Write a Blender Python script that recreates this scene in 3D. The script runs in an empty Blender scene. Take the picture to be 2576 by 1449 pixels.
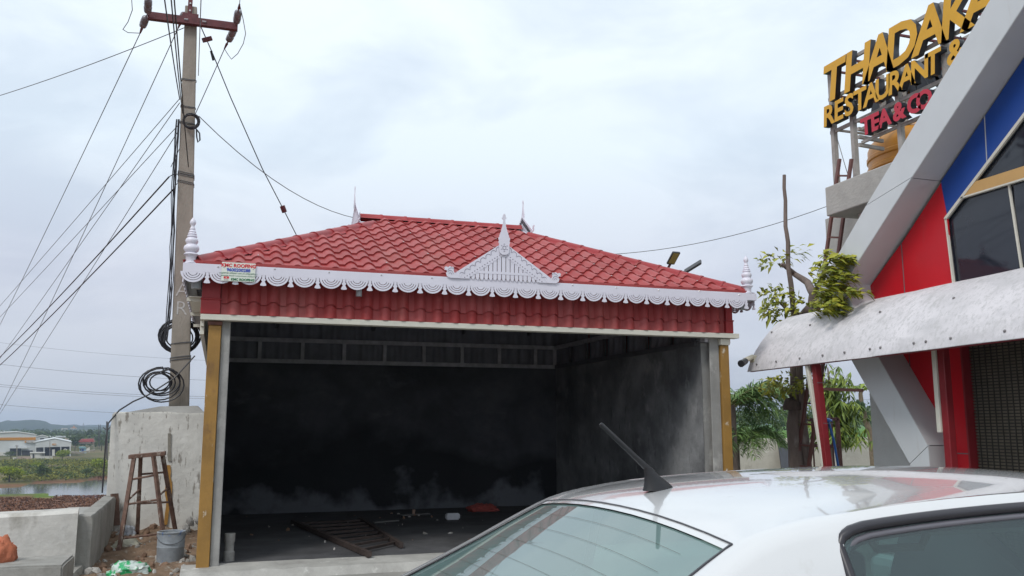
import bpy, bmesh, math, random
from mathutils import Vector, Matrix, noise as mnoise
random.seed(7)
R = math.radians
scene = bpy.context.scene
COL = scene.collection

# ------------------------------------------------------------------ camera
YAW, PITCH = 0.3224, 0.1542
fw = Vector((math.sin(YAW)*math.cos(PITCH), math.cos(YAW)*math.cos(PITCH), math.sin(PITCH)))
rt = Vector((math.cos(YAW), -math.sin(YAW), 0))
up = rt.cross(fw)
cd = bpy.data.cameras.new('camera')
cd.sensor_width = 36; cd.lens = 36*2188.7/2576; cd.clip_start = 0.05; cd.clip_end = 9000
cam = bpy.data.objects.new('camera', cd); COL.objects.link(cam)
m = Matrix((rt, up, -fw)).transposed().to_4x4(); m.translation = (0, 0, 1.62)
cam.matrix_world = m
scene.camera = cam

# ------------------------------------------------------------------ sky and sun (overcast)
SUN_EL, SUN_AZ = R(48), R(226)        # azimuth clockwise from +Y: behind and to the left of the camera
w = bpy.data.worlds.new('World'); scene.world = w; w.use_nodes = True
nt = w.node_tree; nt.nodes.clear()
def N(t, **k):
    n = nt.nodes.new(t)
    for a, b in k.items(): setattr(n, a, b)
    return n
L = lambda a, b: nt.links.new(a, b)
sky = N('ShaderNodeTexSky', sky_type='NISHITA', sun_disc=False, sun_elevation=SUN_EL, sun_rotation=SUN_AZ, dust_density=3.0)
b1 = N('ShaderNodeBackground'); b1.inputs[1].default_value = 0.09; L(sky.outputs[0], b1.inputs[0])
tc = N('ShaderNodeTexCoord'); sep = N('ShaderNodeSeparateXYZ'); L(tc.outputs['Generated'], sep.inputs[0])
mp = N('ShaderNodeMapping'); mp.inputs['Scale'].default_value = (1.5, 1.5, 3.6); mp.inputs['Location'].default_value = (3.1, 0.4, 0.25); L(tc.outputs['Generated'], mp.inputs[0])
nz = N('ShaderNodeTexNoise'); nz.inputs['Scale'].default_value = 2.6; nz.inputs['Detail'].default_value = 7; nz.inputs['Roughness'].default_value = 0.52
nz.inputs['Distortion'].default_value = 0.5
L(mp.outputs[0], nz.inputs[0])
cr = N('ShaderNodeValToRGB'); cr.color_ramp.elements[0].position = 0.34; cr.color_ramp.elements[0].color = (.76, .79, .84, 1)
cr.color_ramp.elements[1].position = 0.56; cr.color_ramp.elements[1].color = (1, 1, 1, 1); L(nz.outputs['Fac'], cr.inputs[0])
el = N('ShaderNodeValToRGB'); L(sep.outputs[2], el.inputs[0])                 # overcast sky: brighter towards the zenith all round
e = el.color_ramp.elements; e[0].position = 0.0; e[0].color = (.54, .585, .665, 1)
e[1].position = 0.5; e[1].color = (.95, 1.04, 1.11, 1)
k = e.new(0.16); k.color = (.675, .715, .815, 1)
k = e.new(0.30); k.color = (.82, .92, 1.01, 1)
mx = N('ShaderNodeMix', data_type='RGBA', blend_type='MULTIPLY'); mx.inputs[0].default_value = 0.75
L(el.outputs[0], mx.inputs[6]); L(cr.outputs[0], mx.inputs[7])
b2 = N('ShaderNodeBackground'); b2.inputs[1].default_value = 1.0; L(mx.outputs[2], b2.inputs[0])
ms = N('ShaderNodeMixShader'); ms.inputs[0].default_value = 0.93; L(b1.outputs[0], ms.inputs[1]); L(b2.outputs[0], ms.inputs[2])
wo = N('ShaderNodeOutputWorld'); L(ms.outputs[0], wo.inputs[0])
sl = bpy.data.lights.new('sun', 'SUN'); sl.energy = 1.5; sl.angle = R(14); sl.color = (1, .97, .93)
sun = bpy.data.objects.new('sun', sl); COL.objects.link(sun)
sd = Vector((math.sin(SUN_AZ)*math.cos(SUN_EL), math.cos(SUN_AZ)*math.cos(SUN_EL), math.sin(SUN_EL)))
sun.rotation_euler = sd.to_track_quat('Z', 'Y').to_euler(); sun.location = sd*60
vs = scene.view_settings; vs.view_transform = 'Standard'; vs.look = 'None'; vs.exposure = 0.15; vs.gamma = 1.0; vs.use_curve_mapping = False
scene.render.engine = 'CYCLES'; scene.cycles.use_denoising = True; scene.cycles.max_bounces = 6
scene.cycles.diffuse_bounces = 3; scene.cycles.glossy_bounces = 3; scene.cycles.transmission_bounces = 6; scene.cycles.transparent_max_bounces = 12; scene.cycles.volume_bounces = 0

# ------------------------------------------------------------------ materials
MATS = {}
def mat(name, col, rough=.6, metal=0., var=.18, scale=3., col2=None, bump=.0, bscale=40., coat=0., spec=.5, lo=.35, hi=.65, stretch=(1, 1, 1), detail=6, island=False, extra=None, objrand=0.):
    if name in MATS: return MATS[name]
    M = bpy.data.materials.new(name); M.use_nodes = True; t = M.node_tree; p = t.nodes['Principled BSDF']
    p.inputs['Roughness'].default_value = rough; p.inputs['Metallic'].default_value = metal
    p.inputs['Coat Weight'].default_value = coat; p.inputs['Coat Roughness'].default_value = .04; p.inputs['Specular IOR Level'].default_value = spec
    g = t.nodes.new('ShaderNodeNewGeometry'); mp = t.nodes.new('ShaderNodeMapping'); mp.inputs['Scale'].default_value = stretch
    t.links.new(g.outputs['Position'], mp.inputs[0])
    n = t.nodes.new('ShaderNodeTexNoise'); n.inputs['Scale'].default_value = scale; n.inputs['Detail'].default_value = detail; n.inputs['Roughness'].default_value = .6
    t.links.new(mp.outputs[0], n.inputs[0])
    r = t.nodes.new('ShaderNodeMapRange'); r.inputs[1].default_value = lo; r.inputs[2].default_value = hi; t.links.new(n.outputs['Fac'], r.inputs[0])
    x = t.nodes.new('ShaderNodeMix'); x.data_type = 'RGBA'
    c2 = col2 or tuple(c*(1-var) for c in col)
    x.inputs[6].default_value = (*col, 1); x.inputs[7].default_value = (*c2, 1)
    if island:
        t.links.new(g.outputs['Random Per Island'], x.inputs[0])
    else:
        t.links.new(r.outputs[0], x.inputs[0])
    out = x.outputs[2]
    for ex in (extra or []):      # (colour, scale, lo, hi, stretch) stains on top
        c3, sc, l2, h2, st = ex
        mp2 = t.nodes.new('ShaderNodeMapping'); mp2.inputs['Scale'].default_value = st; mp2.inputs['Location'].default_value = (sc*3.7, 1.3, sc)
        t.links.new(g.outputs['Position'], mp2.inputs[0])
        n2 = t.nodes.new('ShaderNodeTexNoise'); n2.inputs['Scale'].default_value = sc; n2.inputs['Detail'].default_value = 8; n2.inputs['Roughness'].default_value = .65
        t.links.new(mp2.outputs[0], n2.inputs[0])
        r2 = t.nodes.new('ShaderNodeMapRange'); r2.inputs[1].default_value = l2; r2.inputs[2].default_value = h2; t.links.new(n2.outputs['Fac'], r2.inputs[0])
        x2 = t.nodes.new('ShaderNodeMix'); x2.data_type = 'RGBA'; x2.inputs[7].default_value = (*c3, 1)
        t.links.new(r2.outputs[0], x2.inputs[0]); t.links.new(out, x2.inputs[6]); out = x2.outputs[2]
    if objrand:       # pieces from different batches: slight per-piece tone
        oi = t.nodes.new('ShaderNodeObjectInfo'); hs = t.nodes.new('ShaderNodeHueSaturation'); mr = t.nodes.new('ShaderNodeMapRange')
        mr.inputs[3].default_value = 1-objrand; mr.inputs[4].default_value = 1+objrand; t.links.new(oi.outputs['Random'], mr.inputs[0]); t.links.new(mr.outputs[0], hs.inputs['Value'])
        mr2 = t.nodes.new('ShaderNodeMapRange'); mr2.inputs[3].default_value = 1.0; mr2.inputs[4].default_value = 1-objrand*1.2; t.links.new(oi.outputs['Random'], mr2.inputs[0]); t.links.new(mr2.outputs[0], hs.inputs['Saturation'])
        t.links.new(out, hs.inputs['Color']); out = hs.outputs[0]
    t.links.new(out, p.inputs['Base Color'])
    if bump:
        n3 = t.nodes.new('ShaderNodeTexNoise'); n3.inputs['Scale'].default_value = bscale; n3.inputs['Detail'].default_value = 5
        t.links.new(mp.outputs[0], n3.inputs[0])
        bp = t.nodes.new('ShaderNodeBump'); bp.inputs['Strength'].default_value = bump; bp.inputs['Distance'].default_value = .02
        t.links.new(n3.outputs['Fac'], bp.inputs['Height']); t.links.new(bp.outputs[0], p.inputs['Normal'])
    MATS[name] = M; return M

TILE = mat('tile_red', (.36, .045, .044), .52, spec=.28, var=.2, scale=1.4, bump=.05, bscale=90, objrand=.09, extra=[((.36, .12, .10), 1.1, .56, .80, (1, .35, .35)), ((.44, .085, .07), 5, .60, .85, (1, 1, 1))])
CAP = mat('cap_red', (.33, .034, .038), .45, spec=.35, var=.18, scale=2, bump=.04, bscale=60, extra=[((.44, .10, .085), 6, .62, .9, (1, 1, 1))])
WHITE = mat('white_panel', (.70, .685, .77), .4, var=.06, scale=2, bump=.02)
CREAM = mat('cream_paint', (.64, .62, .54), .5, var=.1, scale=3, bump=.03)
DARKSTEEL = mat('dark_steel', (.11, .11, .12), .6, var=.3, scale=6)
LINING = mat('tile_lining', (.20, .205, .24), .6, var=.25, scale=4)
SCREW = mat('screw_zinc', (.55, .53, .52), .35, metal=.7, var=.1)

# ------------------------------------------------------------------ mesh builder
class MB:
    def __init__(s): s.v = []; s.f = []; s.mi = []; s.cur = 0
    def add(s, vs, fs):
        o = len(s.v); s.v += [tuple(v) for v in vs]; s.f += [tuple(i+o for i in f) for f in fs]; s.mi += [s.cur]*len(fs); return s
    def box(s, lo, hi, M=None):
        (a, b, c), (d, e, f) = lo, hi
        vs = [(a,b,c),(d,b,c),(d,e,c),(a,e,c),(a,b,f),(d,b,f),(d,e,f),(a,e,f)]
        if M: vs = [M @ Vector(v) for v in vs]
        return s.add(vs, [(3,2,1,0),(4,5,6,7),(0,1,5,4),(1,2,6,5),(2,3,7,6),(3,0,4,7)])
    def bar(s, a, b, wx, wy=None, upv=(0, 0, 1)):      # rectangular bar a->b
        a = Vector(a); b = Vector(b); d = b-a; wy = wy or wx
        z = d.normalized(); u = Vector(upv)
        if abs(z.dot(u)) > .98: u = Vector((0, 1, 0))
        x = u.cross(z).normalized(); y = z.cross(x)
        vs = [p + x*i*wx/2 + y*j*wy/2 for p in (a, b) for i, j in ((-1,-1),(1,-1),(1,1),(-1,1))]
        return s.add(vs, [(3,2,1,0),(4,5,6,7),(0,1,5,4),(1,2,6,5),(2,3,7,6),(3,0,4,7)])
    def tube(s, pts, r, n=8, cap=True):
        pts = [Vector(p) for p in pts]; rs = r if isinstance(r, (list, tuple)) else [r]*len(pts)
        d0 = (pts[1]-pts[0]).normalized(); u = Vector((0, 0, 1)) if abs(d0.z) < .9 else Vector((1, 0, 0))
        vs = []; x = u.cross(d0).normalized()
        for i, p in enumerate(pts):
            d = (pts[min(i+1, len(pts)-1)] - pts[max(i-1, 0)]).normalized()
            x = (x - d*x.dot(d)).normalized(); y = d.cross(x)
            vs += [p + (x*math.cos(2*math.pi*k/n) + y*math.sin(2*math.pi*k/n))*rs[i] for k in range(n)]
        fs = [(i*n+k, i*n+(k+1)%n, (i+1)*n+(k+1)%n, (i+1)*n+k) for i in range(len(pts)-1) for k in range(n)]
        if cap: fs += [tuple(range(n))[::-1], tuple(range((len(pts)-1)*n, len(pts)*n))]
        return s.add(vs, fs)
    def lathe(s, prof, base=(0, 0, 0), n=20, axis='Z'):
        vs = []
        for r, z in prof:
            for k in range(n):
                a = 2*math.pi*k/n; q = (r*math.cos(a), r*math.sin(a), z)
                if axis == 'Y': q = (q[0], q[2], q[1])
                if axis == 'X': q = (q[2], q[0], q[1])
                vs.append((base[0]+q[0], base[1]+q[1], base[2]+q[2]))
        fs = [(i*n+k, i*n+(k+1)%n, (i+1)*n+(k+1)%n, (i+1)*n+k) for i in range(len(prof)-1) for k in range(n)]
        fs += [tuple(range(n))[::-1], tuple(range((len(prof)-1)*n, len(prof)*n))]
        return s.add(vs, fs)
    def prism(s, poly, f0, f1):       # poly: 2D outline, f0/f1 map (a,b) -> 3D for the two faces
        n = len(poly); A = [f0(*q) for q in poly]; B = [f1(*q) for q in poly]
        return s.add(A+B, [tuple(range(n)), tuple(range(n, 2*n))[::-1]] + [(i, i+n, (i+1)%n+n, (i+1)%n) for i in range(n)])
    def xz(s, poly, y0, y1): return s.prism(poly, lambda a, b: (a, y0, b), lambda a, b: (a, y1, b))
    def yz(s, poly, x0, x1): return s.prism(poly, lambda a, b: (x0, a, b), lambda a, b: (x1, a, b))
    def xy(s, poly, z0, z1): return s.prism(poly, lambda a, b: (a, b, z0), lambda a, b: (a, b, z1))
    def mesh(s, name, mats, off=(0, 0, 0), smooth=None, fix=True):
        me = bpy.data.meshes.new(name)
        me.from_pydata([(v[0]-off[0], v[1]-off[1], v[2]-off[2]) for v in s.v], [], s.f)
        for M in (mats if isinstance(mats, (list, tuple)) else [mats]): me.materials.append(M)
        if any(s.mi): me.polygons.foreach_set('material_index', s.mi)
        if fix:
            bm = bmesh.new(); bm.from_mesh(me); bmesh.ops.recalc_face_normals(bm, faces=bm.faces); bm.to_mesh(me); bm.free()
        if smooth: me.shade_smooth(); me.set_sharp_from_angle(angle=R(smooth))
        me.update(); return me
def wloc(o):
    p = Vector((0, 0, 0))
    while o: p += o.location; o = o.parent
    return p
def part(name, mb, mats, parent=None, smooth=None, bevel=0, label=None, fix=True):
    off = wloc(parent) if parent else (0, 0, 0)
    me = mb.mesh(name, mats, off, smooth, fix) if isinstance(mb, MB) else mb
    o = bpy.data.objects.new(name, me); COL.objects.link(o); o.parent = parent
    if bevel:
        b = o.modifiers.new('bevel', 'BEVEL'); b.width = bevel; b.segments = 2; b.limit_method = 'ANGLE'
    if label: o['label'] = label
    return o
def tag(o, label, cat, group=None):
    o['label'] = label; o['category'] = cat
    if group: o['group'] = group
    return o
def thing(name, label, cat, loc=(0, 0, 0), group=None):
    o = bpy.data.objects.new(name, None); COL.objects.link(o); o.location = loc; o.empty_display_size = .2
    return tag(o, label, cat, group)
def solo(name, mb, mats, label, cat, loc=(0, 0, 0), group=None, **k):      # a thing that is one mesh
    me = mb.mesh(name, mats, loc, k.get('smooth')); o = bpy.data.objects.new(name, me); COL.objects.link(o); o.location = loc
    if k.get('bevel'):
        b = o.modifiers.new('bevel', 'BEVEL'); b.width = k['bevel']; b.segments = 2; b.limit_method = 'ANGLE'
    return tag(o, label, cat, group)
def struct(name, mb, mats, kind='structure', **k):
    o = part(name, mb, mats, None, **k); o['kind'] = kind; return o
def inst(name, me, parent, loc, rot=(0, 0, 0), scale=(1, 1, 1)):
    o = bpy.data.objects.new(name, me); COL.objects.link(o); o.parent = parent
    o.location = loc; o.rotation_euler = rot; o.scale = scale; return o
def copy_tree(o, parent=None):
    c = o.copy(); COL.objects.link(c); c.parent = parent
    for ch in list(o.children): copy_tree(ch, c)
    return c

# ------------------------------------------------------------------ lettering (all made first, one evaluation)
TXT = {}
def want(key, body, size, ext, shear=0., offset=0., align='CENTER', space=1.):
    c = bpy.data.curves.new(key, 'FONT'); c.body = body; c.size = size; c.extrude = ext; c.shear = shear; c.offset = offset
    c.align_x = align; c.space_character = space; c.resolution_u = 3
    o = bpy.data.objects.new(key, c); COL.objects.link(o); TXT[key] = o
want('s1', 'KMC ROOFING', .053, .0008, offset=.0022); want('s2', '9600200288', .050, .0008, offset=.0018, space=1.0)
want('s3', 'அழகான கேரளா மாடல் மேற்கூரை', .022, .0006); want('s4', 'அமைக்க எங்கள் Youtube Channel பார்க்கவும்', .0165, .0006)
want('s5', 'KMC ROOFING', .036, .0008, offset=.0016); want('s6', 'Youtube', .014, .0006)
for i, ch in enumerate('THADAKA'): want('big%d' % i, ch, .80, .045, shear=.18, offset=.022)
for i, ch in enumerate('RESTAURANT&'): want('mid%d' % i, ch, .43, .05, shear=.1, offset=.012)
for i, ch in enumerate('TEA&CO'): want('low%d' % i, ch, .34, .05, offset=.014)
want('ar1', 'A', .30, .0015, offset=-.004); want('ar2', 'R', .30, .0015, offset=-.004)
want('wh1', 'estorites', 3.2, .02, offset=.05); want('wh2', 'Dr Smart', 2.0, .02, offset=.03)
dg = bpy.context.evaluated_depsgraph_get()
for kx in list(TXT):
    o = TXT[kx]; me = bpy.data.meshes.new_from_object(o.evaluated_get(dg)); me.name = 'lettering'; bpy.data.objects.remove(o); TXT[kx] = me
def letter(name, key, mats, parent, M):
    me = TXT[key].copy(); me.materials.clear()
    mats = mats if isinstance(mats, (list, tuple)) else [mats]
    for q in mats: me.materials.append(q)
    if len(mats) > 1:
        for p in me.polygons: p.material_index = 0 if p.normal.z > .7 else 1
    off = wloc(parent)
    me.transform(Matrix.Translation(-off) @ M)
    o = bpy.data.objects.new(name, me); COL.objects.link(o); o.parent = parent; return o
FACE_FRONT = Matrix(((1,0,0,0),(0,0,-1,0),(0,1,0,0),(0,0,0,1)))      # text facing -Y
FACE_LEFT = Matrix(((0,0,-1,0),(-1,0,0,0),(0,1,0,0),(0,0,0,1)))      # text facing -X
T3 = Matrix.Translation

def at(px, py, X=None, Y=None, Z=None, D=None):      # a point of the photograph (2576 px wide) at a known world X, Y, Z or depth
    d = fw + rt*((px-1288)/2188.7) + up*((724.5-py)/2188.7)
    t = X/d.x if X is not None else Y/d.y if Y is not None else (Z-1.62)/d.z if Z is not None else D
    return Vector((0, 0, 1.62)) + d*t
def sm(a, b, x): t = min(1, max(0, (x-a)/(b-a))); return t*t*(3-2*t)
def lerp_list(pts, x):
    if x <= pts[0][0]: return pts[0][1]
    for (a, u), (b, v) in zip(pts, pts[1:]):
        if x <= b: return u+(v-u)*(x-a)/(b-a)
    return pts[-1][1]
# ================================================================== THE SHED
XL, XR, YF, YB = -.15, 6.50, 10.25, 15.95          # outer faces of the posts and walls
EX0, EX1, EY0, EY1 = -.43, 6.78, 9.97, 16.25       # eaves
ZE, ZR = 3.335, 4.72                                # roof surface at the eaves, at the ridge
YM = 13.05; RX0, RX1 = 1.90, 4.47                   # ridge line
PLASTER = mat('grey_cement', (.34, .335, .32), .85, var=.3, scale=2.2, bump=.25, bscale=30, extra=[((.20, .195, .185), 1.3, .5, .72, (1, 1, .5)), ((.45, .44, .42), 4, .58, .75, (1, 1, .6))])
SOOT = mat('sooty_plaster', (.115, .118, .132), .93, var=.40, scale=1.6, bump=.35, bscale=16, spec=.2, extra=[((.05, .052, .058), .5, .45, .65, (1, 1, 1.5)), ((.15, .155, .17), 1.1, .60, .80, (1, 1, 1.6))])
SIDE = mat('damp_plaster', (.30, .305, .31), .9, scale=1.8, bump=.35, bscale=18, col2=(.17, .173, .178), extra=[((.075, .077, .082), .6, .44, .66, (1, .9, 1.0)), ((.34, .34, .34), 3.2, .58, .75, (1, 1, .7)), ((.05, .05, .055), 5, .60, .72, (1, 3, .5))])
def base_bloom(M, col, h, sc):      # pale salt bloom creeping up from the floor with a ragged edge
    t = M.node_tree; p = t.nodes['Principled BSDF']; src = p.inputs['Base Color'].links[0].from_socket
    g = t.nodes.new('ShaderNodeNewGeometry'); sp = t.nodes.new('ShaderNodeSeparateXYZ'); t.links.new(g.outputs['Position'], sp.inputs[0])
    n = t.nodes.new('ShaderNodeTexNoise'); n.inputs['Scale'].default_value = sc; n.inputs['Detail'].default_value = 8; t.links.new(g.outputs['Position'], n.inputs[0])
    a = t.nodes.new('ShaderNodeMath'); a.operation = 'MULTIPLY_ADD'; a.inputs[1].default_value = 2.4; a.inputs[2].default_value = -1.2; t.links.new(n.outputs['Fac'], a.inputs[0])
    b = t.nodes.new('ShaderNodeMath'); b.operation = 'SUBTRACT'; t.links.new(sp.outputs[2], b.inputs[0]); t.links.new(a.outputs[0], b.inputs[1])
    r = t.nodes.new('ShaderNodeMapRange'); r.inputs[1].default_value = h; r.inputs[2].default_value = h-.35; r.inputs[3].default_value = 0; r.inputs[4].default_value = .85; t.links.new(b.outputs[0], r.inputs[0])
    x = t.nodes.new('ShaderNodeMix'); x.data_type = 'RGBA'; x.inputs[7].default_value = (*col, 1); t.links.new(r.outputs[0], x.inputs[0]); t.links.new(src, x.inputs[6]); t.links.new(x.outputs[2], p.inputs['Base Color'])
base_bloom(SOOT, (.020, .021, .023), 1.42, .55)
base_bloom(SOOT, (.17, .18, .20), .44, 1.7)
OCHRE = mat('ochre_paint', (.33, .18, .04), .6, var=.3, scale=3, bump=.15, bscale=25, extra=[((.16, .085, .03), 3.0, .60, .72, (1, 1, .5)), ((.62, .58, .50), 5.5, .62, .68, (1.5, 1.5, .6))])
FLOORM = mat('dusty_floor', (.10, .10, .105), .9, var=.4, scale=2, bump=.3, bscale=25, extra=[((.045, .045, .048), .9, .45, .62, (1, 1, 1)), ((.2, .2, .2), 22, .66, .72, (1, 1, 1))])
STEPM = mat('cement_step', (.44, .43, .40), .9, var=.25, scale=3, bump=.4, bscale=22, extra=[((.27, .26, .24), 2.4, .52, .7, (1, 1, 1)), ((.6, .59, .56), 7, .6, .75, (1, 1, 1))])
shed = thing('roofed_shed', 'open fronted shed with red tile roof and white scalloped fascia', 'shed', (3.17, YF, 0))

# walls, floor
part('floor_slab', MB().box((XL+.02, YF+.12, -.1), (XR-.02, YB-.02, .10)), FLOORM, shed)
st = MB()
pts = [(XL-.15+ i*(XR-XL+.3)/40, -.16 + .05*mnoise.noise((i*.7, 3, 0)) - .04) for i in range(41)]
st.v = []; vs = []; 
for i, (x, d) in enumerate(pts):
    z = .075 + .018*mnoise.noise((i*.9, 0, 5))
    vs += [(x, YF+d-.16, -.05), (x, YF+d-.05, z), (x, YF+.125, .105+.006*mnoise.noise((i*.8, 9, 5)))]
st.add(vs, [(i*3+j, (i+1)*3+j, (i+1)*3+j+1, i*3+j+1) for i in range(40) for j in range(2)])
part('front_step', st, STEPM, shed, smooth=40)
def grid_wall(name, M, o, du, dv, nu, nv, amp, nrm, seed):
    o, du, dv, nrm = map(Vector, (o, du, dv, nrm)); b = MB(); vs = []
    for j in range(nv+1):
        for i in range(nu+1):
            p = o + du*(i/nu) + dv*(j/nv); vs.append(p + nrm*amp*mnoise.noise((i*.45+seed, j*.45, seed)))
    b.add(vs, [(j*(nu+1)+i, j*(nu+1)+i+1, (j+1)*(nu+1)+i+1, (j+1)*(nu+1)+i) for j in range(nv) for i in range(nu)])
    return part(name, b, M, shed, smooth=60, fix=False)
ZW = 2.70
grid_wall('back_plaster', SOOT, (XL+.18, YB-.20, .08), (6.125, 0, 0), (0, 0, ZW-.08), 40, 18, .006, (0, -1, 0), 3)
grid_wall('side_plaster', SIDE, (6.15, YB-.20, .08), (0, -(YB-.2-YF-.10), 0), (0, 0, ZW-.08), 36, 18, .006, (-1, 0, 0), 8)
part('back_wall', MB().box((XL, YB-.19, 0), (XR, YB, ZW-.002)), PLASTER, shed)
part('side_wall', MB().box((6.16, YF+.12, 0), (XR, YB-.195, ZW-.002)), PLASTER, shed)
part('side_wall', MB().box((XL, YF+.12, 0), (XL+.18, YB-.195, ZW-.002)), PLASTER, shed)
# front posts: an ochre steel post with a cement pier beside it
part('post', MB().box((XL, YF-.04, -.02), (XL+.135, YF+.09, 2.70)), OCHRE, shed, bevel=.006)
part('post', MB().box((XR-.125, YF-.04, -.02), (XR, YF+.09, 2.66)), OCHRE, shed, bevel=.006)
CAPB = mat('rust_brown', (.17, .07, .05), .7, var=.4, scale=12, bump=.2)
part('post_cap', MB().box((XR-.135, YF-.06, 2.662), (XR+.01, YF+.10, 2.745)), CREAM, shed, bevel=.006)
part('post_cap', MB().box((XL-.01, YF-.06, 2.702), (XL+.145, YF+.10, 2.745)), CAPB, shed, bevel=.006)
part('pier', MB().box((XL+.138, YF+.0, 0), (XL+.235, YF+.20, 2.7505)), PLASTER, shed, bevel=.01)
part('pier', MB().box((6.225, YF+.0, 0), (XR-.128, YF+.02, 2.7505)), PLASTER, shed, bevel=.01)
# cream flashing beam along the front and down the left side
part('flashing', MB().box((XL-.09, YF-.12, 2.752), (XR+.12, YF+.02, 2.815)), CREAM, shed, bevel=.005)
part('flashing', MB().box((XL-.09, YF+.023, 2.60), (XL-.045, YB-.1, 2.805)), CREAM, shed, bevel=.005)
for i in range(9):
    x = XL+.45 + i*.75
    part('screw', MB().lathe([(.011, -.004), (.011, .003), (.006, .007)], (0, 0, 0), 6, 'Y'), SCREW, shed).location = Vector((x, YF-.122, 2.785)) - wloc(shed)

# tile sheet profile: flat pan and rounded crest, pitch P, course length C
P, CRS, HT, STEP = .213, .31, .038, .022
ARC = .035             # the pressed step line bows up over each crest
def prof(u):               # u in 0..1 across one pitch
    u %= 1.0
    if u < .30: return 0.
    return HT*math.sin(math.pi*(u-.30)/.70)**.9
NU = 10
def tile_mesh(u0=0., clip=None, lip=True, back=False):
    """one pressed tile: local x across, y up the slope, z out of the roof. The lower edge stands STEP proud."""
    bm = bmesh.new(); rows = []
    for (y, dz) in ((0, -.004), (0.0, STEP), (CRS*.5, STEP*.5), (CRS+.012, -.002)):
        rows.append([bm.verts.new((P*i/NU, y+ARC*prof(i/NU)/HT, prof(i/NU)+dz)) for i in range(NU+1)])
    for a, b in zip(rows, rows[1:]):
        for i in range(NU): bm.faces.new((a[i], a[i+1], b[i+1], b[i]))
    return bm
bmt = tile_mesh(); TILEME = bpy.data.meshes.new('tile'); bmt.to_mesh(TILEME); bmt.free()
TILEME.materials.append(TILE); TILEME.shade_smooth(); TILEME.set_sharp_from_angle(angle=R(50))
# front slope: eave line EY0/ZE up to the ridge YM/ZR
run, rise = YM-EY0-.02, ZR-ZE; SL = math.hypot(run, rise); ang = math.atan2(rise, run)
HYP = .90       # hip: y gained per x on plan at each end (front slope)
def hipx(v):    # x limits of the front slope at slope distance v
    t = v/SL
    a = EX0 + (2.42+.43)*min(t/ .90, 1) if t < .90 else 1.98-.06
    return EX0+.04 + 2.70*t, EX1-.04 - 2.56*t
rows_n = int(SL/CRS)+1
base_loc = Vector((0, EY0+.02, ZE)) - wloc(shed)
M_sl = Matrix.Rotation(ang, 4, 'X')
cnt = 0
for r_ in range(rows_n):
    v0 = r_*CRS; v1 = min(v0+CRS, SL)
    l0, h0 = hipx(v0); l1, h1 = hipx(v1)
    c0 = int((l0-EX0)/P)-1; c1 = int((h0-EX0)/P)+2
    for c in range(c0, c1):
        x0 = EX0+c*P; x1 = x0+P
        if x1 <= l0 or x0 >= h0: continue
        full = x0 >= l1 and x1 <= h1 and v0+CRS <= SL
        if full: me = TILEME
        else:
            bm = tile_mesh()
            for (pa, pb, sgn) in (((l0-x0, 0), (l1-x0, v1-v0), 1), ((h0-x0, 0), (h1-x0, v1-v0), -1)):
                d = Vector((pb[0]-pa[0], pb[1]-pa[1], 0)); nrm = Vector((-d.y, d.x, 0))*sgn
                bmesh.ops.bisect_plane(bm, geom=bm.verts[:]+bm.edges[:]+bm.faces[:], plane_co=(pa[0], pa[1], 0), plane_no=nrm, clear_outer=True)
            if v0+CRS > SL:
                bmesh.ops.bisect_plane(bm, geom=bm.verts[:]+bm.edges[:]+bm.faces[:], plane_co=(0, SL-v0, 0), plane_no=(0, 1, 0), clear_outer=True)
            if not bm.faces: bm.free(); continue
            me = bpy.data.meshes.new('tile'); bm.to_mesh(me); bm.free(); me.materials.append(TILE); me.shade_smooth(); me.set_sharp_from_angle(angle=R(50))
        inst('roof_tile', me, shed, base_loc + Vector((x0, 0, 0)) + M_sl @ Vector((0, v0, .002*mnoise.noise((c*.3, r_*1.7, 0)))), (ang+.006*mnoise.noise((c*.35, r_*2.1, 4)), 0, 0)); cnt += 1
# the other slopes: waved sheets, and a dark lining under the back slope seen from inside
def sheet(name, M, corner, udir, vdir, ulen, vlen, trim, flip=1, off=0., step=True):
    """waved sheet from corner; trim(t)->(lo,hi) in metres along u at v=t*vlen"""
    corner, udir, vdir = Vector(corner), Vector(udir), Vector(vdir); nrm = udir.cross(vdir).normalized()*flip
    b = MB(); nv = max(2, int(vlen/CRS)); 
    for j in range(nv):
        t0, t1 = j/nv, (j+1)/nv; lo0, hi0 = trim(t0); lo1, hi1 = trim(t1); lo, hi = min(lo0, lo1), max(hi0, hi1)
        us = [lo + P/8*k for k in range(int((hi-lo)/(P/8))+1)]+[hi]; vs = []
        for u in us:
            h = prof(u/P)
            a = min(max(u, lo0), hi0); c = min(max(u, lo1), hi1)
            vs += [corner+udir*a+vdir*(t0*vlen)+nrm*(h+off+STEP), corner+udir*c+vdir*(t1*vlen)+nrm*(h+off-.002)]
        n = len(us); b.add(vs, [(2*k, 2*k+2, 2*k+3, 2*k+1) for k in range(n-1)])
    return part(name, b, M, shed, smooth=50, fix=False)
W = EX1-EX0; Dp = EY1-EY0
va = Vector((0, -run, rise)).normalized()
sheet('roof_sheet', TILE, (EX1, EY1, ZE), (-1, 0, 0), va, W, SL, lambda t: (2.6*t, W-2.7*t))
SV = (2.50, rise*.80); slen = math.hypot(*SV)
sheet('roof_sheet', TILE, (EX0, EY1, ZE), (0, -1, 0), Vector((SV[0], 0, SV[1])).normalized(), Dp, slen, lambda t: (2.72*t, Dp-2.72*t))
sheet('roof_sheet', TILE, (EX1, EY0, ZE), (0, 1, 0), Vector((-SV[0], 0, SV[1])).normalized(), Dp, slen, lambda t: (2.72*t, Dp-2.72*t))
sheet('roof_lining', LINING, (EX1-.05, EY1-.05, ZE-.05), (-1, 0, 0), va, W, SL, lambda t: (2.6*t, W-2.7*t))
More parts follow.
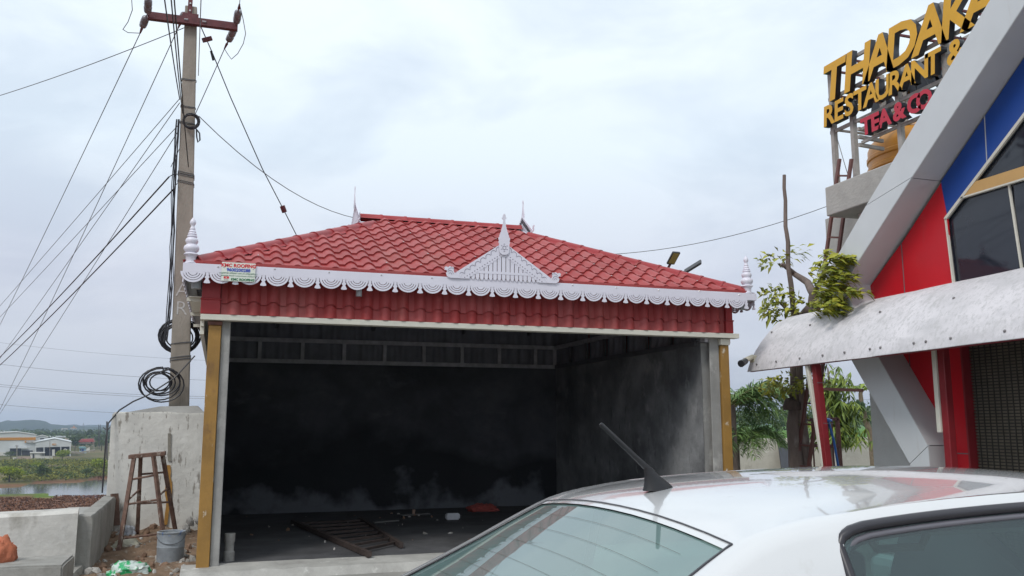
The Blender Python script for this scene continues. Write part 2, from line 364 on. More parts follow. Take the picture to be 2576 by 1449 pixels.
sheet('roof_lining', LINING, (EX1-.05, EY0+.02, ZE-.05), (0, 1, 0), Vector((-SV[0], 0, SV[1])).normalized(), Dp, slen, lambda t: (2.72*t, Dp-2.72*t))
sheet('roof_lining', LINING, (EX0+.05, EY1, ZE-.05), (0, -1, 0), Vector((SV[0], 0, SV[1])).normalized(), Dp, slen, lambda t: (2.72*t, Dp-2.72*t))
b = MB(); q0 = Vector((EX0+.05, EY0+.03, ZE-.025)); q1 = Vector((EX1-.05, EY0+.03, ZE-.025))
b.add([q0, q1, (4.16, YM-.05, ZR-.06), (2.33, YM-.05, ZR-.06)], [(0, 1, 2, 3)]); part('roof_lining', b, LINING, shed, fix=False)
# gutter bottom: soffit closing the eaves a little behind the fascia
# rafters and purlins under the roof
raf = MB()
for x in (0.9, 2.6, 4.3, 5.6): part('rafter', MB().bar((x, YB-.15, ZW+.62), (x, YB-.15-.42*(ZR-ZE)*1.6, ZW+.62+.42*.62), .05, .09), DARKSTEEL, shed)
for t_ in (.12, .45, .8):
    part('purlin', MB().bar((XL+.25+2.4*t_, YB-.1-2.7*t_, ZW+.62+1.15*t_), (XR-.25-2.3*t_, YB-.1-2.7*t_, ZW+.62+1.15*t_), .05, .05), DARKSTEEL, shed)
# steel band above the back and side walls with lining bays
BANDM = mat('grey_band_steel', (.50, .49, .53), .6, var=.3, scale=8)
yb_ = YB-.20
part('band_rail', MB().box((.06, yb_-.035, 3.03), (6.15, yb_+.02, 3.10)), BANDM, shed)
part('band_rail', MB().box((.06, yb_-.04, 2.66), (6.15, yb_+.015, 2.73)), BANDM, shed)
part('band_rail', MB().box((6.12, YF+.2, 3.03), (6.17, yb_-.04, 3.10)), BANDM, shed)
part('band_rail', MB().box((6.115, YF+.2, 2.66), (6.165, yb_-.045, 2.73)), DARKSTEEL, shed)
bx = [.10] + [.629+.729*i for i in range(8)] + [6.13]
for i, x in enumerate(bx):
    part('band_post', MB().box((x-.03, yb_-.032, 2.732), (x+.03, yb_+.018, 3.028)), BANDM, shed)
def lining_bay(a, bq, n0):
    v = Vector(bq)-Vector(a); ln = v.length; v.normalize(); nrm = Vector((v.y, -v.x, 0)); m_ = MB()
    for (z0, z1, o) in ((2.68, 2.80, .014), (2.80, 3.42, 0.)):
        k = max(4, int(ln/P*8)); vs = []
        for i in range(k+1):
            p = Vector(a)+v*(ln*i/k); h = prof(ln*i/k/P)
            vs += [(p.x+nrm.x*(h+o), p.y+nrm.y*(h+o), z0), (p.x+nrm.x*(h+o-.006), p.y+nrm.y*(h+o-.006), z1)]
        m_.add(vs, [(2*i, 2*i+2, 2*i+3, 2*i+1) for i in range(k)])
    part('lining_panel', m_, LINING, shed, smooth=50, fix=False)
for a, c in zip(bx, bx[1:]): lining_bay((a, yb_+.05, 0), (c+(.16 if c > 6 else 0), yb_+.05, 0), 0)
ys = [yb_+.09] + [yb_-.02 - .76*i for i in range(1, 8)]
for a, c in zip(ys, ys[1:]):
    lining_bay((6.20, a, 0), (6.20, c, 0), 0)
    part('band_post', MB().box((6.118, c-.025, 2.732), (6.168, c+.025, 3.028)), DARKSTEEL, shed)
# front cladding strip: two courses of the same pressed tile hung vertically
zc0, zc1 = 2.817, 3.30
def clad_tile(h, kb):
    bm = bmesh.new(); rows = [[bm.verts.new((P*i/NU, -(prof(i/NU)*1.35+dz), z+ARC*k_*prof(i/NU)/HT)) for i in range(NU+1)] for (z, dz, k_) in ((0, -.004, kb), (0, STEP*1.3, kb), (h, .0, 1))]
    for a, bq in zip(rows, rows[1:]):
        for i in range(NU): bm.faces.new((a[i], a[i+1], bq[i+1], bq[i]))
    me = bpy.data.meshes.new('cladding_tile'); bm.to_mesh(me); bm.free(); me.materials.append(TILE); me.shade_smooth(); me.set_sharp_from_angle(angle=R(50)); return me
cl1, cl2 = clad_tile(.135, 0), clad_tile(.35, 1)
n_c = int((6.44-(-.02))/P)
for i in range(n_c):
    x = -.03 + i*P
    inst('cladding_tile', cl1, shed, Vector((x, YF-.055, zc0)) - wloc(shed))
    inst('cladding_tile', cl2, shed, Vector((x, YF-.050, zc0+.128)) - wloc(shed))
part('cladding_backing', MB().box((-.2, YF-.045, 2.82), (6.5, YF-.03, 3.31)), TILE, shed)
for x0, x1 in ((-.245, -.035), (6.435, 6.55)):
    part('corner_cap', MB().box((x0, YF-.10, 2.818), (x1, YF-.02, 2.985)), CAP, shed, bevel=.012)
    part('corner_cap', MB().box((x0+.006, YF-.095, 2.99), (x1-.006, YF-.02, 3.30)), CAP, shed, bevel=.012)
    part('corner_bead', MB().box((x0-.006, YF-.11, 2.978), (x1+.006, YF-.02, 2.998)), CAP, shed, bevel=.008)
# side claddings (outside faces)
part('side_cladding', MB().box((-.235, YF-.018, 2.69), (-.20, YB+.05, 3.31)), CREAM, shed)
part('side_cladding', MB().box((6.505, YF-.018, 2.69), (6.54, YB+.05, 3.31)), TILE, shed)
part('back_cladding', MB().box((-.19, YB+.005, 2.69), (6.50, YB+.04, 3.31)), TILE, shed)
part('lintel', MB().box((6.17, YF+.025, 2.705), (6.50, YF+.21, 2.83)), BANDM, shed)
# zinc screws on tiles and cladding
scm = MB().lathe([(.010, -.006), (.010, .002), (.005, .006)], (0, 0, 0), 6).mesh('screw', SCREW)
scy = MB().lathe([(.010, .006), (.010, -.002), (.005, -.006)], (0, 0, 0), 6, 'Y').mesh('screw', SCREW)
rnd = random.Random(4)
for r_ in range(1, 10, 2):
    v0 = r_*CRS+.05
    for c in range(0, 33, 3):
        x = EX0 + (c+rnd.choice([0, 0, 1])+.65)*P; l0, h0 = hipx(v0+.1)
        if l0+.25 < x < h0-.25:
            inst('screw', scm, shed, base_loc + Vector((x, 0, 0)) + M_sl @ Vector((0, v0, prof(.65)+STEP)), (ang, 0, 0))
for i in range(14):
    x = -.03+ (2*i+.65)*P + P*rnd.choice([0, 0, 1])
    for z, dy in ((2.83, .055), (2.965, .062), (3.20, .055)):
        if x < 6.4: inst('screw', scy, shed, Vector((x + (.2 if z > 3 else 0), YF-dy-.028, z + rnd.uniform(-.004, .004))) - wloc(shed))

# hip and ridge caps: half-round pieces with a bead at the overlap
def cap_piece(ln):
    b = MB(); n = 9; prof_ = []
    for k in range(n+1):
        a = math.pi*(k/n); prof_.append((math.cos(a)*.085, math.sin(a)*.062))
    prof_ = [(.135, -.03)] + prof_ + [(-.135, -.03)]
    rows = [(0, 1.0), (.0, 1.12), (.03, 1.12), (.04, 1.03), (ln, .97)]
    vs = []
    for y, s in rows: vs += [(x*s, y, z*s) for x, z in prof_]
    m_ = len(prof_); b.add(vs, [(j*m_+i, j*m_+i+1, (j+1)*m_+i+1, (j+1)*m_+i) for j in range(len(rows)-1) for i in range(m_-1)])
    return b.mesh('cap', CAP, smooth=45, fix=False)
def caps(a, bq, n, name):
    a, bq = Vector(a), Vector(bq); d = bq-a; ln = d.length/n; me = cap_piece(ln+.015)
    y = d.normalized(); x = y.cross(Vector((0, 0, 1))).normalized(); z = x.cross(y)
    rot = Matrix((x, y, z)).transposed().to_euler()
    for i in range(n):
        inst(name, me, shed, a + d*(i/n) - wloc(shed), rot)
    e = MB().lathe([(.0005, 0), (.08, 0)], (0, 0, 0), 10, 'Y')
caps((EX0+.10, EY0+.08, ZE+.045), (2.02, 12.62, 4.53), 10, 'hip_cap')
caps((EX1-.07, EY0+.08, ZE+.04), (4.50, 12.62, 4.53), 11, 'hip_cap')
caps((EX0+.10, EY1-.08, ZE+.045), (2.02, 13.48, 4.53), 10, 'hip_cap')
caps((EX1-.10, EY1-.08, ZE+.045), (4.50, 13.48, 4.53), 11, 'hip_cap')
caps((RX1+.03, YM, ZR+.01), (RX0-.03, YM, ZR+.01), 7, 'ridge_cap')

# ---- white scalloped fascia
FY0 = EY0-.012; THK = .012
ZT = 3.345; ZB = 3.250
def fascia_board(x0, x1): return MB().box((x0, FY0-THK, ZB), (x1, FY0, ZT))
part('fascia_board', fascia_board(EX0, EX1), WHITE, shed, bevel=.002)
part('fascia_board', MB().box((EX0-THK, FY0-THK+.002, ZB), (EX0, EY1, ZT-.001)), WHITE, shed, bevel=.002)
part('fascia_board', MB().box((EX1, FY0-THK+.002, ZB), (EX1+THK, EY1, ZT-.001)), WHITE, shed, bevel=.002)
def plate_mesh(faces_fn, name, M, thk=THK):
    bm = bmesh.new(); faces_fn(bm); bmesh.ops.remove_doubles(bm, verts=bm.verts, dist=.0004)
    bmesh.ops.recalc_face_normals(bm, faces=bm.faces)
    ret = bmesh.ops.extrude_face_region(bm, geom=bm.faces[:]); vv = [g for g in ret['geom'] if isinstance(g, bmesh.types.BMVert)]
    bmesh.ops.translate(bm, verts=vv, vec=(0, thk, 0)); bmesh.ops.recalc_face_normals(bm, faces=bm.faces)
    me = bpy.data.meshes.new(name); bm.to_mesh(me); bm.free(); me.materials.append(M); return me
SW, SD = .128, .117      # swag half width and drop
def swag_faces(bm):
    sc = [0, .34, .395, .55, .605, .76, .815, 1.0]; na = 14; g = {}
    def V(i, j):
        if (i, j) not in g:
            a = math.pi*(1 + j/na); s = sc[i]
            g[(i, j)] = bm.verts.new((SW*s*math.cos(a), 0, SD*s*math.sin(a)))
        return g[(i, j)]
    for i in range(len(sc)-1):
        for j in range(na):
            if i in (1, 3, 5) and 1 <= j < na-1: continue
            if i == 0:
                f = [V(0, 0), V(1, j), V(1, j+1)]
            else: f = [V(i, j), V(i, j+1), V(i+1, j+1), V(i+1, j)]
            try: bm.faces.new(f)
            except ValueError: pass
SWAG = plate_mesh(swag_faces, 'swag', WHITE)
def tassel_faces(bm):
    o = [(x_, z_*.88) for x_, z_ in [(.016, 0), (.016, -.045), (.024, -.05), (.024, -.068), (.015, -.072), (.015, -.085), (.024, -.10), (.034, -.125), (.030, -.132), (0, -.137)]]
    bm.faces.new([bm.verts.new((x, 0, z)) for x, z in o] + [bm.verts.new((-x, 0, z)) for x, z in reversed(o[:-1])])
TASS = plate_mesh(tassel_faces, 'tassel', WHITE)
PIT = .2965
x = EX0+.013
xs0 = -.189 - PIT
nx = 0
o0 = wloc(shed)
while xs0 + nx*PIT < EX1+.02:
    xt = xs0 + nx*PIT
    if EX0+.02 < xt < EX1: inst('tassel', TASS, shed, Vector((xt, FY0-THK+.001, ZB)) - o0)
    xc = xt + PIT/2
    if EX0+.05 < xc < EX1-.05:
        lo = max(xc-SW, EX0); inst('swag', SWAG, shed, Vector((xc, FY0-THK+.0005, ZB+.002)) - o0)
    nx += 1
for (xx, rz) in ((EX0-THK, -math.pi/2), (EX1+THK, math.pi/2)):
    for i in range(21):
        yt = EY0+.04 + i*PIT
        inst('tassel', TASS, shed, Vector((xx, yt, ZB)) - o0, (0, 0, rz))
        if i < 20: inst('swag', SWAG, shed, Vector((xx, yt+PIT/2, ZB+.002)) - o0, (0, 0, rz))
for i in range(12):
    inst('screw', scy, shed, Vector((EX0+.35+i*.60, FY0-THK-.002, ZB+.075+.012*rnd.uniform(-1, 1))) - o0)
part('eave_filler', MB().box((EX0+.06, EY0+.004, ZT-.04), (EX1-.06, EY0+.03, ZT+.038)), TILE, shed)
# gutter hidden behind the fascia, its outlets showing
GUT = mat('gutter_grey', (.30, .31, .32), .5, var=.15)
part('gutter', MB().box((EX0+.03, EY0+.004, ZB-.005), (EX1-.03, EY0+.11, ZB+.03)), GUT, shed)
part('gutter', MB().box((EX0+.004, EY0+.12, ZB-.005), (EX0+.10, EY1-.05, ZB+.03)), GUT, shed)
part('gutter_outlet', MB().lathe([(.05, 0), (.05, .10), (.062, .10), (.062, .16)], (-.30, EY0+.10, 3.08), 14), GUT, shed, smooth=40)
part('gutter_outlet', MB().lathe([(.035, 0), (.035, .12)], (1.48, EY0+.07, 3.075), 14), GUT, shed, smooth=40)
part('gutter_bracket', MB().box((6.58, EY0+.03, 3.13), (6.68, EY0+.10, 3.22)), GUT, shed)
part('soffit_panel', MB().box((EX0+.05, YF+.05, 3.02), (-.245, YF+1.9, 3.03)), CREAM, shed)
for i in range(4): part('soffit_rail', MB().box((EX0+.03, YF+.1+i*1.4, 2.98), (-.24, YF+.14+i*1.4, 3.02)), CREAM, shed)

# ---- turned corner finials
fin = [(r_*1.18, z_) for r_, z_ in [(.055, 0), (.055, .012), (.045, .02), (.047, .075), (.052, .08), (.068, .10), (.060, .112), (.045, .12), (.062, .14), (.070, .165), (.066, .19), (.048, .21), (.044, .215), (.054, .235), (.058, .255),
       (.052, .275), (.038, .29), (.046, .30), (.044, .312), (.034, .318), (.040, .328), (.036, .34), (.028, .346), (.033, .354), (.028, .368), (.022, .374), (.026, .382), (.021, .40), (.015, .415), (.016, .425),
       (.026, .445), (.028, .462), (.022, .485), (.010, .505), (.002, .52)]]
for x, y in ((EX0+.062, EY0+.045), (EX1-.085, EY0+.045)):
    part('corner_finial', MB().lathe(fin, (x, y, ZT+.004), 24), WHITE, shed, smooth=50)
    part('finial_base', MB().box((x-.075, y-.055, ZT-.06), (x+.075, y+.06, ZT+.003)), WHITE, shed)

# ---- fretwork gable ornament (built facing -Y around its own foot), then copies at the ridge ends
def gable(loc, rotz, sc):
    gb = MB(); half = .60; H_ = .435
    # slanted border boards with a scalloped inner edge
    root = None
    for s in (-1, 1):
        d = Vector((-half, H_)); ln = d.length; d.normalize(); nn = Vector((-d.y, -d.x))
        out = [Vector((half+.02, .0)), Vector((half+.02, .035)), Vector((0.0, H_+.02)), Vector((0.0, H_-.075))]
        k = 22; a0 = Vector((half-.15, .0)); a1 = Vector((.0, H_-.125)); inner = []
        for i in range(k+1):
            q = a1.lerp(a0, i/k); b2 = .016 if i % 2 else 0.
            inner.append(q + Vector((-.55, -.8))*b2)
        poly = [(p.x*s, p.y) for p in out[:3]] + [(p.x*s, p.y) for p in inner]
        o = part('border_board', MB().xz(poly, -.012, 0), WHITE, None); 
        if root is None: root = o; root.name = 'gable_ornament'
        else: o.parent = root
        # scallop ribs on the board
        for i in range(8):
            c = Vector((half-.10, .035)).lerp(Vector((.06, H_-.075)), i/7); rb = []
            for t in range(9):
                a = math.atan2(H_, -half) - math.pi/2 + math.pi*(t/8) - math.pi/2 + .0
                a = math.atan2(H_, -half) + math.pi*(-t/8)
                rb.append((s*(c.x+math.cos(a)*.034), -.0135, c.y+math.sin(a)*.034))
            p_ = part('scallop_rib', MB().tube(rb, .0028, 4), FRET, root)
        for i in range(16):
            c = Vector((half-.13, .012)).lerp(Vector((.02, H_-.118)), i/15)
            part('drilled_hole', MB().lathe([(.007, 0), (.007, -.0015)], (s*c.x, -.0125, c.y), 6, 'Y'), FRET, root)
        # swan scroll at the foot
        sw = [(.0, .0), (.12, .0), (.155, .02), (.165, .05), (.15, .075), (.165, .088), (.182, .085), (.178, .105), (.188, .115), (.165, .128), (.14, .12), (.12, .135), (.10, .125), (.082, .128), (.07, .11), (.075, .085), (.065, .06), (.03, .045), (-.03, .062)]
        part('swan_scroll', MB().xz([(s*(half-.075+x), z) for x, z in sw], -.016, -.0125), WHITE, root)
        for rr, (cx, cz) in ((.018, (.115, .035)), (.035, (.115, .04)), (.052, (.10, .05))):
            pts_ = [(s*(half-.075+cx+math.cos(a)*rr), -.0175, cz+math.sin(a)*rr*1.25) for a in [R(30+18*q) for q in range(9)]]
            part('scroll_groove', MB().tube(pts_, .0022, 4), FRET, root)
    # vertical slats with pointed feet and a rail
    n = 19; pw = 2*(half-.10)/n
    for i in range(n):
        x = -(half-.10) + pw*(i+.5); top = H_*(1-abs(x)/half) - .02
        hw = pw*.42
        if top < .05: top = .055
        part('slat', MB().xz([(x-hw, top), (x-hw, .025), (x-hw*.75, .008), (x, -.008), (x+hw*.75, .008), (x+hw, .025), (x+hw, top)], -.008, 0), WHITE, root)
    part('slat_rail', MB().xz([(-half+.12, .072), (half-.12, .072), (half-.14, .10), (-half+.14, .10)], -.0105, -.0085), WHITE, root)
    # central finial plate
    o = [(0, .30), (.03, .305), (.055, .325), (.062, .36), (.062, .43), (.070, .445), (.066, .46), (.062, .468), (.070, .482), (.070, .50), (.058, .512), (.058, .53), (.048, .545), (.048, .56), (.038, .575), (.036, .59), (.026, .62), (.018, .66), (.012, .705), (.012, .72), (.026, .73), (.026, .745), (.018, .755), (.017, .77), (.008, .785), (0, .788)]
    poly = o + [(-x, z) for x, z in reversed(o[1:-1])]
    part('finial_plate', MB().xz(poly, -.030, -.018), WHITE, root)
    ring = [(math.cos(R(a))*.020, -.0315, .385+math.sin(R(a))*.022) for a in range(0, 361, 30)]
    part('rosette', MB().tube(ring, .003, 4), FRET, root)
    for a in range(0, 360, 60):
        cx, cz = math.cos(R(a+30))*.038, .385+math.sin(R(a+30))*.042
        part('rosette_petal', MB().tube([(cx-.008, -.0315, cz-.003), (cx, -.0315, cz+.005), (cx+.008, -.0315, cz-.003)], .0025, 4), FRET, root)
    root.parent = shed; root.location = Vector(loc) - wloc(shed); root.rotation_euler = (0, 0, rotz); root.scale = (sc,)*3
    return root
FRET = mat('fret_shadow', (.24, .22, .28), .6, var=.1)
gable((3.212, FY0-THK-.004, ZT-.012), 0, 1.05)
gable((RX0-.06, YM, 4.585), -math.pi/2, .80)
gable((RX1+.06, YM, 4.585), math.pi/2, .80)
# red ridge boards of the small gablet behind the front ornament
ap = Vector((3.212, FY0+.01, ZT+.42)); bk = Vector((3.212, EY0+.02+ (ZT+.42-ZE)/math.tan(ang), ZT+.42+.03))
for s in (-1, 1):
    foot = Vector((3.212+s*.52, FY0+.02, ZT+.03)); fb = Vector((3.212+s*.52, EY0+.09, ZT+.06))
    part('gablet_slope', MB().add([ap, bk, fb, foot, ap-Vector((0, 0, .012)), bk-Vector((0, 0, .012)), fb-Vector((0, 0, .012)), foot-Vector((0, 0, .012))], [(0,1,2,3),(7,6,5,4),(0,4,5,1),(1,5,6,2),(2,6,7,3),(3,7,4,0)]), CAP, shed)
# gablet infill at the ridge ends
for x in (RX0-.03, RX1+.03):
    part('gablet_wall', MB().yz([(YM-.52, 4.50), (YM+.52, 4.50), (YM, ZR+.02)], x-.01, x+.01), WHITE, shed)

# ---- sign plate on the fascia
SIGNM = mat('sign_plate', (.70, .73, .66), .45, var=.05, scale=6)
RED_T = mat('print_red', (.62, .02, .03), .5, var=.05); BLUE_T = mat('print_blue', (.02, .06, .42), .5, var=.05); GREEN_T = mat('print_green', (.02, .17, .07), .5, var=.05)
cx, cz, yy = .135, 3.268, FY0-THK-.012
sg = thing('sign_plate', 'small printed roofing sign with phone number on the white fascia', 'sign', (cx, yy, cz))
sp = part('plate', MB().box((cx-.178, yy-.003, cz-.105), (cx+.178, yy+.003, cz+.105)), SIGNM, sg, bevel=.001)
def sgt(k, M, dx, dz): letter('lettering', k, M, sg, T3((cx+dx, yy-.0045, cz+dz)) @ FACE_FRONT)
sgt('s1', RED_T, 0, .053); sgt('s2', BLUE_T, 0, .005); sgt('s3', GREEN_T, 0, -.022); sgt('s4', GREEN_T, 0, -.049); sgt('s5', GREEN_T, .048, -.095); sgt('s6', CAPB, -.125, -.096)
part('play_badge', MB().xz([(cx-.15, cz-.078), (cx-.10, cz-.078), (cx-.097, cz-.074), (cx-.097, cz-.058), (cx-.10, cz-.054), (cx-.15, cz-.054), (cx-.153, cz-.058), (cx-.153, cz-.074)], yy-.0045, yy-.0035), RED_T, sg)
part('play_triangle', MB().xz([(cx-.131, cz-.073), (cx-.117, cz-.066), (cx-.131, cz-.059)], yy-.0055, yy-.0047), SIGNM, sg)
for sx in (-.155, .155): part('screw', MB().lathe([(.007, 0), (.007, -.004), (.003, -.006)], (cx+sx, yy-.003, cz+.045), 8, 'Y'), SCREW, sg)
# ================================================================== GROUND, LAKE, HILLS
NEAR = [(-140, 262), (-80, 262), (-52, 257), (-40, 251), (-36.7, 244.6), (-30, 240), (0, 232), (60, 225)]
FAR = [(-140, 266), (-80, 268), (-55, 274), (-50, 288), (-42, 291), (-33, 307), (0, 330), (60, 330)]
def land(x, y):
    d = math.hypot(max(0, -2.75-x), max(0, y-19.5)); th = math.degrees(math.atan2(x, y)) if (x or y) else 0
    s = sm(3, 26, th) if -90 < th < 150 else (1 if th >= 150 else 0)
    zt = -15.6*(1-s) - 1.6*s
    z = zt*min(1, d/70.)
    r = math.hypot(x, y)
    if r > 60 : z += .35*mnoise.noise((x*.03, y*.03, 2.2))*min(1, (r-60)/80)
    if s < .2 and x < 62:
        n_, f_ = lerp_list(NEAR, x)+2.5*mnoise.noise((x*.08, 0, 0)), lerp_list(FAR, x)+3*mnoise.noise((x*.06, 7, 0))
        inside = min(y-n_, f_-y)
        z -= 1.0*sm(-3, 4, inside)
        if f_ < y < 420: z += .6*sm(0, 90, y-f_)
    return z - .03
def land_col(x, y):
    th = math.degrees(math.atan2(x, y)); n1 = mnoise.noise((x*.05, y*.05, 4)); n2 = mnoise.noise((x*.013, y*.013, 9))
    g = Vector((.09, .10, .032)); dry = Vector((.16, .13, .065)); br = Vector((.15, .072, .042)); lush = Vector((.10, .24, .03)); grn = Vector((.10, .15, .02))
    if th > 20: return lush.lerp(g, sm(-.2, .5, n1))
    c = g.lerp(dry, sm(-.3, .4, n1+.4*n2))
    n_, f_ = lerp_list(NEAR, x), lerp_list(FAR, x)
    if x < 62 and y < n_+6:
        c = br.lerp(Vector((.19, .10, .06)), sm(-.3, .5, n1))
        if x < -37+4*n1 and y > n_-14+4*n1: c = grn
    elif x < 62 and f_-4 < y < f_+17+6*n1: c = br.lerp(Vector((.22, .11, .045)), sm(-.3, .5, n1))
    return c
vs = []; fs = []; cols = []
rads = [0.6]
while rads[-1] < 6500: rads.append(rads[-1]*1.045 + .12)
angs = [(-26 + i*.42) for i in range(200)]; angs += [58+ (334-58-0)*i/69 for i in range(1, 69)]
na = len(angs)
for r_ in rads:
    for a in angs:
        x, y = r_*math.sin(R(a)), r_*math.cos(R(a)); vs.append((x, y, land(x, y))); cols.append(land_col(x, y))
for i in range(len(rads)-1):
    for j in range(na):
        k = (j+1) % na; fs.append((i*na+j, (i+1)*na+j, (i+1)*na+k, i*na+k))
fs.append(tuple(range(na))[::-1])
tm = MB(); tm.add(vs, fs)
def vcol_mat(name, bump=.4, bscale=.6, mott=(.55, 1.35), ms=.25):
    M = bpy.data.materials.new(name); M.use_nodes = True; t = M.node_tree; p = t.nodes['Principled BSDF']; p.inputs['Roughness'].default_value = .95; p.inputs['Specular IOR Level'].default_value = .15
    a = t.nodes.new('ShaderNodeVertexColor'); a.layer_name = 'Col'; g = t.nodes.new('ShaderNodeNewGeometry')
    n = t.nodes.new('ShaderNodeTexNoise'); n.inputs['Scale'].default_value = ms; n.inputs['Detail'].default_value = 10; n.inputs['Roughness'].default_value = .7; t.links.new(g.outputs['Position'], n.inputs[0])
    r = t.nodes.new('ShaderNodeMapRange'); r.inputs[1].default_value = .3; r.inputs[2].default_value = .7; r.inputs[3].default_value = mott[0]; r.inputs[4].default_value = mott[1]; t.links.new(n.outputs['Fac'], r.inputs[0])
    v = t.nodes.new('ShaderNodeVectorMath'); v.operation = 'SCALE'; t.links.new(a.outputs[0], v.inputs[0]); t.links.new(r.outputs[0], v.inputs['Scale']); t.links.new(v.outputs[0], p.inputs['Base Color'])
    b = t.nodes.new('ShaderNodeBump'); b.inputs['Strength'].default_value = bump; b.inputs['Distance'].default_value = bscale; t.links.new(n.outputs['Fac'], b.inputs['Height']); t.links.new(b.outputs[0], p.inputs['Normal'])
    return M
LANDM = vcol_mat('land_cover')
gr = struct('ground', tm, LANDM, smooth=60, fix=False)
ca = gr.data.color_attributes.new('Col', 'FLOAT_COLOR', 'POINT'); ca.data.foreach_set('color', [c for q in cols for c in (*q, 1.)])
WAT = mat('lake_water', (.06, .075, .08), .12, var=.2, scale=.05, bump=.9, bscale=.9, spec=.8, stretch=(.35, 1, 1))
struct('lake', MB().add([(-220, 215, -16.05), (70, 205, -16.05), (70, 350, -16.05), (-220, 350, -16.05)], [(0, 1, 2, 3)]), WAT, fix=False)
# hills
def hills(name, D, prof_pts, base, depth, col, seed):
    b = MB(); vs = []; nx, ny = 150, 10
    for j in range(ny+1):
        for i in range(nx+1):
            px = prof_pts[0][0] + (prof_pts[-1][0]-prof_pts[0][0])*i/nx; p = at(px, 1065, D=D); d = Vector((p.x, p.y, 0))
            h = (1065-lerp_list(prof_pts, px))/2188.7*D + 1.62
            v = j/ny; env = math.sin(math.pi*min(1, .05+v*.95))**.7
            q = d*(1+depth*(v-.5)/D)
            z = base + (h-base)*env*(1-.10*mnoise.noise((q.x*.006+seed, q.y*.006, seed))**2) + 2.2*mnoise.noise((q.x*.02, q.y*.02, seed))*env
            vs.append((q.x, q.y, z))
    b.add(vs, [(j*(nx+1)+i, (j+1)*(nx+1)+i, (j+1)*(nx+1)+i+1, j*(nx+1)+i+1) for j in range(ny) for i in range(nx)])
    return struct(name, b, col, smooth=60, fix=False)
HILL = mat('hill_scrub', (.045, .062, .035), .95, scale=.012, var=.3, detail=10, extra=[((.16, .13, .11), .02, .60, .72, (1, 1, 2))], spec=.1)
hills('hill', 2300, [(-420, 1066), (-260, 1062), (-120, 1069), (-40, 1066), (0, 1062), (18, 1057), (30, 1059), (45, 1058), (60, 1056), (80, 1055), (100, 1057), (118, 1061), (128, 1067), (150, 1069), (190, 1072), (290, 1074), (420, 1076)], -40, 500, HILL, 1.)
hills('hill', 3200, [(60, 1074), (110, 1070), (135, 1067), (150, 1070), (170, 1068.5), (192, 1068), (205, 1071), (222, 1069), (250, 1069), (265, 1070), (340, 1067), (520, 1070), (700, 1073)], -45, 500, HILL, 5.)
hills('hill', 2600, [(1700, 1072), (1800, 1068), (1900, 1063), (2000, 1060), (2070, 1052), (2095, 1047), (2130, 1044), (2165, 1041), (2200, 1043), (2300, 1048), (2500, 1056), (2800, 1066)], -20, 400, HILL, 9.)

# yard and paving around the shed
DIRT = mat('rubble_dirt', (.25, .17, .115), .95, var=.35, scale=6, bump=.8, bscale=30, detail=10, spec=.2, extra=[((.34, .31, .27), 9, .58, .68, (1, 1, 1)), ((.12, .085, .06), 3, .58, .72, (1, 1, 1))])
YARDM = mat('yard_concrete', (.33, .32, .295), .9, var=.25, scale=1.5, bump=.3, bscale=20, extra=[((.22, .205, .185), .8, .5, .7, (1, 1, 1)), ((.42, .41, .38), 8, .62, .75, (1, 1, 1))])
struct('yard', MB().add([(-2.7, -30, -.012), (34, -30, -.012), (34, 19.4, -.012), (-2.7, 19.4, -.012)], [(0, 1, 2, 3)]), YARDM, fix=False)
# dirt and rubble bank between the shed and the pole pier
b = MB(); vs = []; nx, ny = 44, 60
for j in range(ny+1):
    for i in range(nx+1):
        x = -1.46 + 1.31*i/nx; y = 9.2 + 7.0*j/ny
        e = sm(0, .12, i/nx)*sm(0, .05, j/ny)
        z = -.004 + e*(.03 + .14*sm(11.6, 13.3, y) + .05*mnoise.noise((x*2.1, y*2.1, 1)) + .03*mnoise.noise((x*6, y*6, 4)) + .016*mnoise.noise((x*15, y*15, 4)))
        vs.append((x, y, z))
b.add(vs, [(j*(nx+1)+i, j*(nx+1)+i+1, (j+1)*(nx+1)+i+1, (j+1)*(nx+1)+i) for j in range(ny) for i in range(nx)])
struct('dirt_bank', b, DIRT, smooth=60, fix=False)

# ================================================================== LEFT SIDE
PIERM = mat('limewashed_plaster', (.66, .65, .61), .9, var=.2, scale=2.5, bump=.45, bscale=14, extra=[((.27, .255, .225), 1.6, .60, .74, (1, 1, 1)), ((.27, .25, .22), 7.5, .585, .64, (2.2, 1, .5)), ((.74, .73, .70), 5, .60, .75, (1, 1, 1))])
def rough_box(lo, hi, seed, amp=.012, n=10):
    bm = bmesh.new(); (a, b_, c), (d, e, f) = lo, hi
    bmesh.ops.create_cube(bm, size=1)
    bmesh.ops.scale(bm, vec=(d-a, e-b_, f-c), verts=bm.verts); bmesh.ops.translate(bm, vec=((a+d)/2, (b_+e)/2, (c+f)/2), verts=bm.verts)
    bmesh.ops.bevel(bm, geom=bm.edges[:], offset=.018, segments=2, affect='EDGES')
    bmesh.ops.subdivide_edges(bm, edges=[q for q in bm.edges if q.calc_length() > .2], cuts=n, use_grid_fill=True)
    for v in bm.verts:
        p = v.co; k = Vector((mnoise.noise((p.x*3+seed, p.y*3, p.z*3)), mnoise.noise((p.x*3, p.y*3+seed, p.z*3)), mnoise.noise((p.x*3, p.y*3, p.z*3+seed))))
        v.co = p + k*amp + Vector((0, 0, mnoise.noise((p.x*9+seed, p.y*9, p.z*9))*amp*.3))
    mb = MB(); bm.verts.ensure_lookup_table(); mb.add([v.co[:] for v in bm.verts], [[v.index for v in f_.verts] for f_ in bm.faces]); bm.free(); return mb
pier = thing('pole_pier', 'white limewashed masonry pier under the utility pole, stained and peeling', 'wall', (-.8, 13.9, 0))
